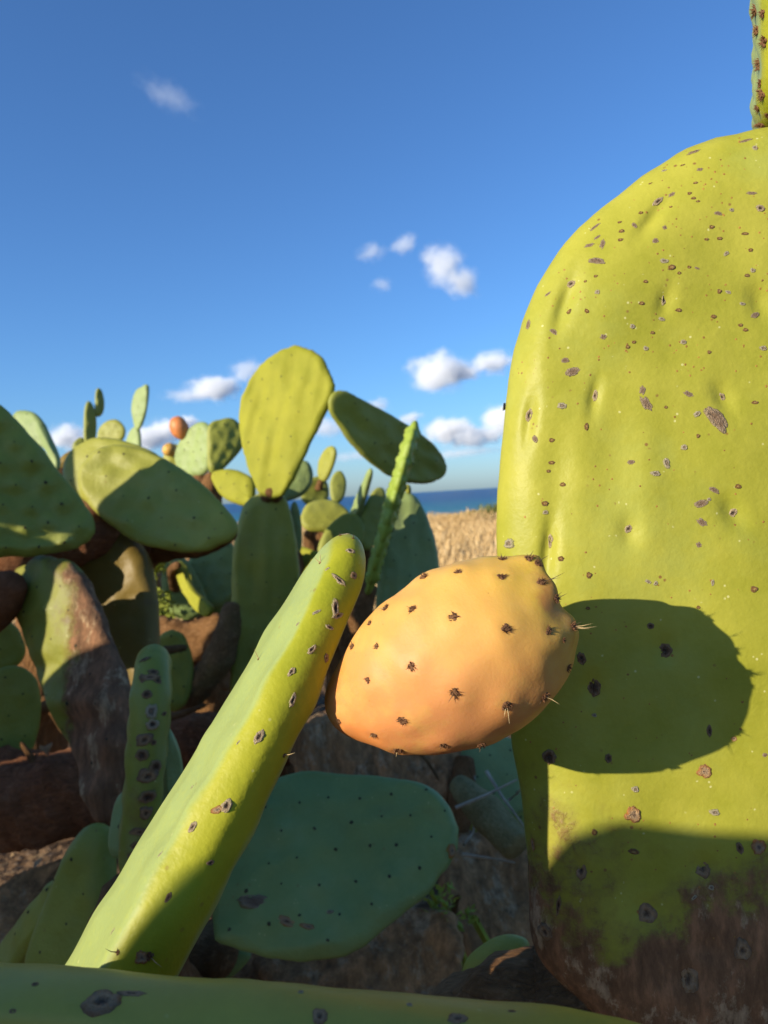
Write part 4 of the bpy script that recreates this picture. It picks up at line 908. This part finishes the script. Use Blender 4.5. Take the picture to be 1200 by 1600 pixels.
far2 = [
 ([(208, 655), (206, 635), (212, 612), (222, 604), (231, 601), (232, 618), (228, 645), (220, 668), (213, 672)], 2.5, (-.45, -.88, .1), .018, PAL, (215, 671), (229, 601)),
 ([(196, 700), (200, 682), (208, 668), (216, 668), (220, 685), (218, 705), (205, 712)], 2.52, (-.5, -.85, .1), .02, PAL, (206, 712), (213, 667)),
]
for i, (ol, d, nr, T, mt, b_, t_) in enumerate(far2): px_pad(f2, ol, d, nr, T, mt, base=b_, tip=t_, seed=100+i, rough=.003, spacing=.035, N=44, K=10, areole_r=.0016)
stem(f2, [P(206, 710, 2.52), P(208, 740, 2.54), P(212, 820, 2.55), Vector((-.78, 2.55, -.02))], [.012, .035, .06, .08], BARK, seed=103)
f3 = thing('prickly_pear', 'distant prickly pear bearing small orange fruits beside paired green joints', 'cactus', (-.52, 2.15, 0))
far3 = [
 ([(274, 716), (282, 690), (298, 668), (318, 659), (330, 672), (332, 705), (326, 735), (305, 745), (284, 738)], 2.15, (-.55, -.83, .1), .026, PAL, (305, 745), (318, 659)),
 ([(326, 735), (324, 700), (326, 665), (345, 655), (366, 655), (378, 672), (378, 700), (360, 722), (340, 740)], 2.05, (.45, -.88, .1), .028, DRK, (333, 742), (365, 655)),
 ([(252, 730), (258, 706), (272, 694), (286, 702), (288, 728), (272, 748), (258, 748)], 2.3, (-.1, -.95, .2), .02, MID, (262, 750), (274, 694)),
]
for i, (ol, d, nr, T, mt, b_, t_) in enumerate(far3): px_pad(f3, ol, d, nr, T, mt, base=b_, tip=t_, seed=110+i, rough=.004, ridge=.004, spacing=.035, N=56, K=12, areole_r=.002, bump=.003)
stem(f3, [P(306, 742, 2.15), P(318, 775, 2.15), P(325, 900, 2.15), Vector((-.52, 2.15, -.02))], [.014, .04, .06, .08], BARK, seed=113)
stem(f3, [P(334, 738, 2.06), P(328, 775, 2.11), P(325, 850, 2.14)], [.012, .035, .04], BARK, seed=114)
stem(f3, [P(262, 748, 2.30), P(285, 790, 2.24), P(320, 880, 2.17)], [.012, .035, .04], BARK, seed=115)
def small_fruit(label, A, B, r, mat):
    A, B = Vector(A), Vector(B); fr = thing('prickly_pear_fruit', label, 'fruit', A)
    axd = B-A; L = axd.length; axd.normalize(); t1, t2, _ = basis(axd)
    prof = [(0, .12), (.04, .35), (.15, .66), (.35, .95), (.55, 1), (.75, .9), (.9, .68), (.98, .45), (.97, .3), (.93, 0)]
    verts, faces, uvs = [], [], []; n = 20
    for (a, q) in prof:
        for j in range(n):
            an = 2*math.pi*j/n; b = 1+.05*noise.noise(Vector((math.cos(an)*3, math.sin(an)*3, a*6)))
            verts.append(axd*a*L+(t1*math.cos(an)+t2*math.sin(an))*q*r*b); uvs.append((j/n, a))
    for i in range(len(prof)-1):
        for j in range(n): k = (j+1) % n; faces.append((i*n+j, i*n+k, (i+1)*n+k, (i+1)*n+j))
    body = mesh_obj('skin', verts, faces, mat, fr, uvs)
    av, af = [], []; rr = random.Random(int(r*1e5))
    for i in range(26):
        a, an = rr.uniform(.12, .95), rr.uniform(0, 6.28); q = np.interp(a, [p[0] for p in prof[:8]], [p[1] for p in prof[:8]])
        nd = t1*math.cos(an)+t2*math.sin(an); blob(av, af, axd*a*L+nd*q*r, nd, .0018, rr)
    tag(mesh_obj('areoles', av, af, AREO, body), kind='stuff')
FRM = plain_mat('far_fruit_orange', (.58, .20, .06), .5, .25, 40)
FRY = plain_mat('far_fruit_yellow', (.62, .34, .07), .5, .25, 40)
small_fruit('small salmon orange fruit standing against the sky on a distant joint', P(288, 687, 2.17), P(273, 652, 2.17), .027, FRM)
small_fruit('small round yellow fruit half hidden behind the oval joint', P(270, 712, 2.28), P(260, 694, 2.28), .022, FRY)
f4 = thing('prickly_pear', 'prickly pear with a ribbed pale joint behind the dark joint at the left', 'cactus', (-.85, 1.6, 0))
px_pad(f4, [(85, 715), (55, 690), (30, 665), (22, 650), (32, 642), (52, 644), (68, 660), (80, 685), (92, 715), (90, 735)], 1.55, (-.35, -.92, .2), .024, PAL, base=(90, 735), tip=(35, 643), seed=120, rough=.004, ridge=.007, spacing=.03, N=60, K=14)
px_pad(f4, [(86, 740), (95, 715), (118, 702), (140, 705), (150, 730), (130, 770), (100, 775)], 1.60, (.4, -.9, .1), .024, OLD2, base=(100, 775), tip=(130, 702), seed=121)
stem(f4, [P(90, 732, 1.55), P(95, 780, 1.58), P(90, 900, 1.6), Vector((-.85, 1.6, -.02))], [.012, .04, .06, .08], BARK, seed=122)

# ================================================================== DARK JOINTS BEHIND, WITH THE PALE HANGING ONE
bk = thing('prickly_pear', 'shaded blue green prickly pear with a pale slender joint hanging in the sun', 'cactus', (-.40, 1.75, 0))
px_pad(bk, [(290, 900), (300, 865), (330, 845), (362, 850), (372, 890), (368, 930), (340, 950), (305, 940)], 1.72, (.15, -.95, .25), .024, BLU, base=(320, 950), tip=(350, 845), seed=130)
px_pad(bk, [(252, 900), (258, 875), (280, 868), (300, 885), (318, 920), (325, 950), (300, 968), (270, 962), (256, 935)], 1.66, (.2, -.95, .2), .024, BLU, base=(290, 970), tip=(270, 868), seed=131)
px_pad(bk, [(318, 985), (322, 950), (345, 925), (366, 930), (372, 970), (350, 1000)], 1.74, (.0, -.9, .4), .022, DRK, base=(335, 1000), tip=(355, 925), seed=132)
px_pad(bk, [(276, 880), (284, 878), (290, 898), (304, 922), (322, 940), (331, 952), (326, 964), (312, 958), (294, 936), (281, 908)], 1.45, (-.80, -.56, .2), .018, YEL, base=(279, 880), tip=(329, 960), seed=133, N=48, K=10)
stem(bk, [P(290, 968, 1.67), P(310, 1010, 1.70), P(330, 1100, 1.74), Vector((-.40, 1.75, -.03))], [.012, .03, .05, .06], BARK, seed=134)
stem(bk, [P(322, 948, 1.72), P(325, 1000, 1.73), P(330, 1080, 1.74)], [.012, .03, .05], BARK, seed=135)
stem(bk, [P(279, 882, 1.45), P(268, 892, 1.52), P(275, 920, 1.64)], [.006, .010, .012], BARK, seed=136)

# ================================================================== UNSEEN CACTUS ADDED OUT OF FRAME ON THE LEFT (blocks the low sun)
shade_cactus = thing('prickly_pear', 'unseen large prickly pear added to shade the stems from the low sun', 'cactus', (-1.05, .30, 0))
def shade_pad(px, py, d, back, w_, h_, seed, tilt=0.0, mat=MID):
    """joint of this neighbour standing on the sun's side of the point seen at (px,py,d)"""
    c = P(px, py, d) + SUNV*back
    vh = Vector((math.sin(tilt)*.7, -math.sin(tilt)*.7, math.cos(tilt))); vh = (vh - SUNV*vh.dot(SUNV)).normalized()
    egg_pad(shade_cactus, c - vh*h_/2, c + vh*h_/2, SUNV + Vector((random.uniform(-.2, .2), random.uniform(-.2, .2), .1)), w_, .028, mat, seed=seed, N=48, K=10, spacing=.05, areoles=False)
    return c
SHADES = [(60, 1395, .85, .75, .34, .30, 0.1), (230, 1330, .75, .80, .34, .42, -.2), (420, 1370, .66, .85, .32, .44, .2), (790, 1500, .48, .75, .14, .20, 0), (560, 1330, .68, .95, .30, .40, -.1), (690, 1370, .85, 1.05, .32, .36, .2),
          (250, 1100, 1.2, .95, .34, .40, 0), (420, 960, 1.36, 1.1, .24, .42, .05), (335, 800, 1.0, .75, .15, .20, .9), (352, 900, 1.72, 1.2, .13, .18, .1)]
def sun_pos(l, h, back):
    """point by its offset across the sunlight (l), height of its shadow line at the camera (h) and distance towards the sun"""
    hs = Vector((SUNV.x, SUNV.y, 0)).normalized(); la = Vector((-hs.y, hs.x, 0))
    return CAM + la*l + hs*back + Vector((0, 0, h + back*SUNV.z/math.hypot(SUNV.x, SUNV.y)))
cA, cB = sun_pos(-.068, -.40, .45), sun_pos(-.070, -.047, .45)  # unseen joint shaped to shade the low joint and the corky foot
egg_pad(shade_cactus, cA, cB, SUNV, .285, .024, MID, seed=139, N=60, K=12, spacing=.05, areoles=False, shape=[(0, 0), (.20, .04), (.36, .16), (.47, .38), (.50, .62), (.50, .82), (.465, .94), (.36, .99), (0, 1), (-.36, .99), (-.465, .94), (-.50, .82), (-.50, .62), (-.47, .38), (-.36, .16), (-.20, .04)])
stem(shade_cactus, [cA + Vector((0, 0, .02)), cA - Vector((.02, -.02, .10)), Vector((-.75, .05, .05)), Vector((-1.05, .30, -.03))], [.014, .03, .04, .06], BARK, seed=169, rings=16, sides=12)
for i, (x, y, d, bk_, w_, h_, tl_) in enumerate(SHADES):
    c = shade_pad(x, y, d, bk_, w_, h_, 140+i, tl_)
    stem(shade_cactus, [c - Vector((0, 0, h_*.45)), c - Vector((.02, .01, h_*.45+.10)), Vector((c.x*.6-.42, c.y*.6+.12, .05)), Vector((-1.05, .30, -.03))], [.012, .03, .04, .06], BARK, seed=170+i, rings=16, sides=12)

# ================================================================== SHRUBS, WEEDS AND LITTER
def leaf_cloud(center, rad, n, ln, seed, up=.3):
    rr = random.Random(seed); av, af = [], []
    for i in range(n):
        d = Vector((rr.gauss(0, 1), rr.gauss(0, 1), rr.gauss(0, 1))).normalized()*(rr.random()**.45)
        d *= 1 + .35*noise.noise(d*2.5+Vector((seed, 0, 0)))
        p = center + Vector((d.x*rad[0], d.y*rad[1], d.z*rad[2]))
        t = Vector((rr.gauss(0, 1), rr.gauss(0, 1), rr.gauss(0, 1)+up)).normalized(); sd = t.orthogonal().normalized(); sd.rotate(Matrix.Rotation(rr.uniform(0, 6), 3, t))
        L = ln*rr.uniform(.5, 1.3); b = len(av)
        av += [p, p+t*L*.5+sd*L*.2, p+t*L, p+t*L*.5-sd*L*.2]; af.append((b, b+1, b+2, b+3))
    return av, af
SHRUB = dry_mat('shrub_leaf', (.09, .11, .02), (.16, .175, .04), (.28, .25, .07))
def shrub(label, x, y, rad, seed, n=1300, group=None):
    z = ground_h(x, y); t = thing('shrub', label, 'shrub', (x, y, z), group)
    av, af = leaf_cloud(Vector((0, 0, rad[2]*.9)), rad, n, .055, seed)
    tag(mesh_obj('foliage', av, af, SHRUB, t, smooth=False), kind='stuff')
    rr = random.Random(seed); av, af = [], []
    for i in range(9):
        a = rr.uniform(0, 6.28); q = Vector((math.cos(a)*rad[0]*.7, math.sin(a)*rad[1]*.7, rad[2]*rr.uniform(1.0, 1.8)))
        cone_seg(av, af, [Vector((0, 0, -.05)), q*.5+Vector((0, 0, .05)), q], [.014, .010, .003])
    mesh_obj('stems', av, af, BARK, t)
for i, (px_, d, rx, rz, lab) in enumerate([(768, 15.5, .34, .20, 'dark green shrub on the bank edge beside the speckled joint'), (738, 16.5, .26, .12, 'low olive shrub on the bank edge before the sea'), (708, 17.5, .18, .08, 'smallest straggling shrub on the bank edge'), (820, 15.0, .5, .32, 'tall shrub on the bank edge behind the speckled joint')]):
    p = P(px_, 800, d); shrub(lab, p.x, p.y, (rx, rx, rz), 200+i)

WEED = dry_mat('weed_leaf', (.20, .25, .03), (.30, .34, .05), (.40, .42, .10))
def weed(label, px_, py_, d, foot, size, n, ln, seed):
    c = P(px_, py_, d); f = Vector(foot); t = thing('weed', label, 'weed', f)
    av, af = leaf_cloud(c-f, (size, size, size*1.1), n, ln, seed); tag(mesh_obj('leaves', av, af, WEED, t, smooth=False), kind='stuff')
    av, af = [], []; rr = random.Random(seed)
    for i in range(4):
        e = c-f+Vector((rr.uniform(-1, 1), rr.uniform(-1, 1), rr.uniform(-.5, 1)))*size*.7
        cone_seg(av, af, [Vector((0, 0, -.02)), e*.5+Vector((.01, 0, .02)), e], [.003, .0025, .0012])
    mesh_obj('stalks', av, af, WEED, t)
weed('tiny bright sprig growing beside the edge of the blue green joint', 690, 1415, .80, (.06, .84, -.01), .022, 90, .012, 1)
weed('tiny lone sprig beyond the blue green joint near the grey log', 736, 1432, .84, (.10, .86, -.01), .009, 26, .010, 2)
weed('leafy weed catching the sun behind the rusty woody joint', 236, 880, 1.55, (-.50, 1.6, -.01), .035, 260, .020, 3)
weed('thin weed low behind the rusty woody joint', 250, 950, 1.58, (-.46, 1.62, -.01), .035, 160, .018, 4)

TWIG = plain_mat('dry_twig', (.36, .31, .22), .8, .35, 60)
def twig(label, pts, r):
    pts = [Vector(p) for p in pts]; o0 = pts[0]; av, af = [], []
    n = len(pts); cone_seg(av, af, [p-o0 for p in pts], [r*(1-.6*i/(n-1)) for i in range(n)])
    o = mesh_obj('dry_twig', av, af, TWIG); o.location = o0; tag(o, label, 'twig', 'dry twigs caught among the stems')
twig('straight dry twig lying across the netted dried joint', [P(712, 1262, .80), P(760, 1242, .80), P(808, 1218, .80)], .0022)
twig('dry twig leaning against the pale joint behind the fruit', [P(760, 1205, .93), P(785, 1245, .90), P(822, 1295, .86)], .0024)
twig('short forked dry twig beside the speckled joint', [P(795, 1250, .88), P(808, 1240, .87), P(814, 1232, .86)], .002)
twig('long dry twig lying on the grey log below the netted dried joint', [P(722, 1335, .80), P(760, 1340, .80), P(805, 1348, .80)], .002)
twig('bent dry twig on the grey log beside the blue green joint', [P(725, 1320, .82), P(740, 1300, .84), P(742, 1212, .88)], .002)
twig('curled dry twig behind the low foreground joint', [P(700, 1556, .50), P(735, 1546, .50), P(765, 1552, .50)], .002)
rl = random.Random(9); LEAF = plain_mat('dry_leaf', (.30, .14, .05), .8, .4, 80)
def dry_leaf(label, p, nr, L, seed):
    rr = random.Random(seed); av, af = [], []; n = 7
    for i in range(n):
        f = i/(n-1); w_ = math.sin(math.pi*min(1, f*1.02+.02))*.32*L; c_ = .12*L*math.sin(f*3)
        av += [Vector((-w_, f*L, c_+w_*.5)), Vector((0, f*L, c_)), Vector((w_*rr.uniform(.7, 1), f*L, c_+w_*.6))]
    for i in range(n-1):
        for k in (0, 1): b = i*3+k; af.append((b, b+1, b+4, b+3))
    o = mesh_obj('dry_leaf', av, af, LEAF); o.location = p; o.rotation_euler = (rr.uniform(-.4, .4), rr.uniform(-.4, .4), rr.uniform(0, 6)); tag(o, label, 'leaf')
dry_leaf('curled orange dry leaf caught on the brown log', P(70, 1166, .885), None, .026, 2)

def litter():
    rr = random.Random(77); av, af = [], []
    for i in range(5200):
        x, y = rr.uniform(-1.1, .9), rr.uniform(.45, 3.2); p = Vector((x, y, ground_h(x, y)+rr.uniform(.002, .03)))
        a = rr.uniform(0, 6.28); L = rr.uniform(.015, .07); d = Vector((math.cos(a), math.sin(a), rr.uniform(-.25, .25)))*L
        sd = Vector((-math.sin(a), math.cos(a), 0))*rr.choice((.001, .0015, .003, .006)); b = len(av)
        m_ = p+d*.5+Vector((0, 0, rr.uniform(0, .008)))
        av += [p-sd*.5, p+sd*.5, m_+sd, p+d, m_-sd]; af += [(b, b+1, b+2, b+4), (b+4, b+2, b+3)]
    tag(mesh_obj('leaf_litter', av, af, dry_mat('litter', (.12, .07, .03), (.24, .16, .08), (.42, .32, .19)), smooth=False), 'dry stalks and leaf litter strewn under the cacti', 'litter', kind='stuff')
litter()

def fly():
    h = None
    for k in range(20):
        h = big[1].ray_cast(CAM, ray(789+k, 634).normalized())
        if h[0] is not None: break
    p, nr = h[0], h[1]; t = thing('fly', 'tiny black fly sitting on the rim of the speckled joint', 'fly', p+nr*.0006)
    def ell(name, c, r, mat):
        bm = bmesh.new(); bmesh.ops.create_uvsphere(bm, u_segments=10, v_segments=7, radius=1.0)
        me = bpy.data.meshes.new(name); bmesh.ops.scale(bm, vec=r, verts=bm.verts); bmesh.ops.translate(bm, vec=c, verts=bm.verts); bm.to_mesh(me); bm.free(); me.materials.append(mat)
        o = bpy.data.objects.new(name, me); COL.objects.link(o); o.parent = t; return o
    K = plain_mat('fly_black', (.012, .012, .014), .4, .3, 900); Wg = plain_mat('fly_wing', (.16, .16, .15), .4, .3, 900)
    ell('thorax', (0, 0, 0), (.0006, .0006, .0007), K); ell('abdomen', (0, 0, -.0012), (.0006, .0006, .0009), K); ell('head', (0, 0, .0009), (.0005, .0005, .0004), K)
    for sx in (-1, 1): ell('wing', (-.0004, sx*.0006, -.0012), (.00015, .0005, .0013), Wg)
    for k in range(6):
        av, af = [], []; sy = 1 if k % 2 else -1; z = (k//2-1)*.0006
        cone_seg(av, af, [Vector((.0003, sy*.0003, z)), Vector((.0002, sy*.0011, z)), Vector((.0008, sy*.0015, z*1.6))], [.0001, .00009, .00006]); mesh_obj('leg', av, af, K, t)
    q = nr.to_track_quat('-X', 'Z'); t.rotation_mode = 'QUATERNION'; t.rotation_quaternion = q
fly()
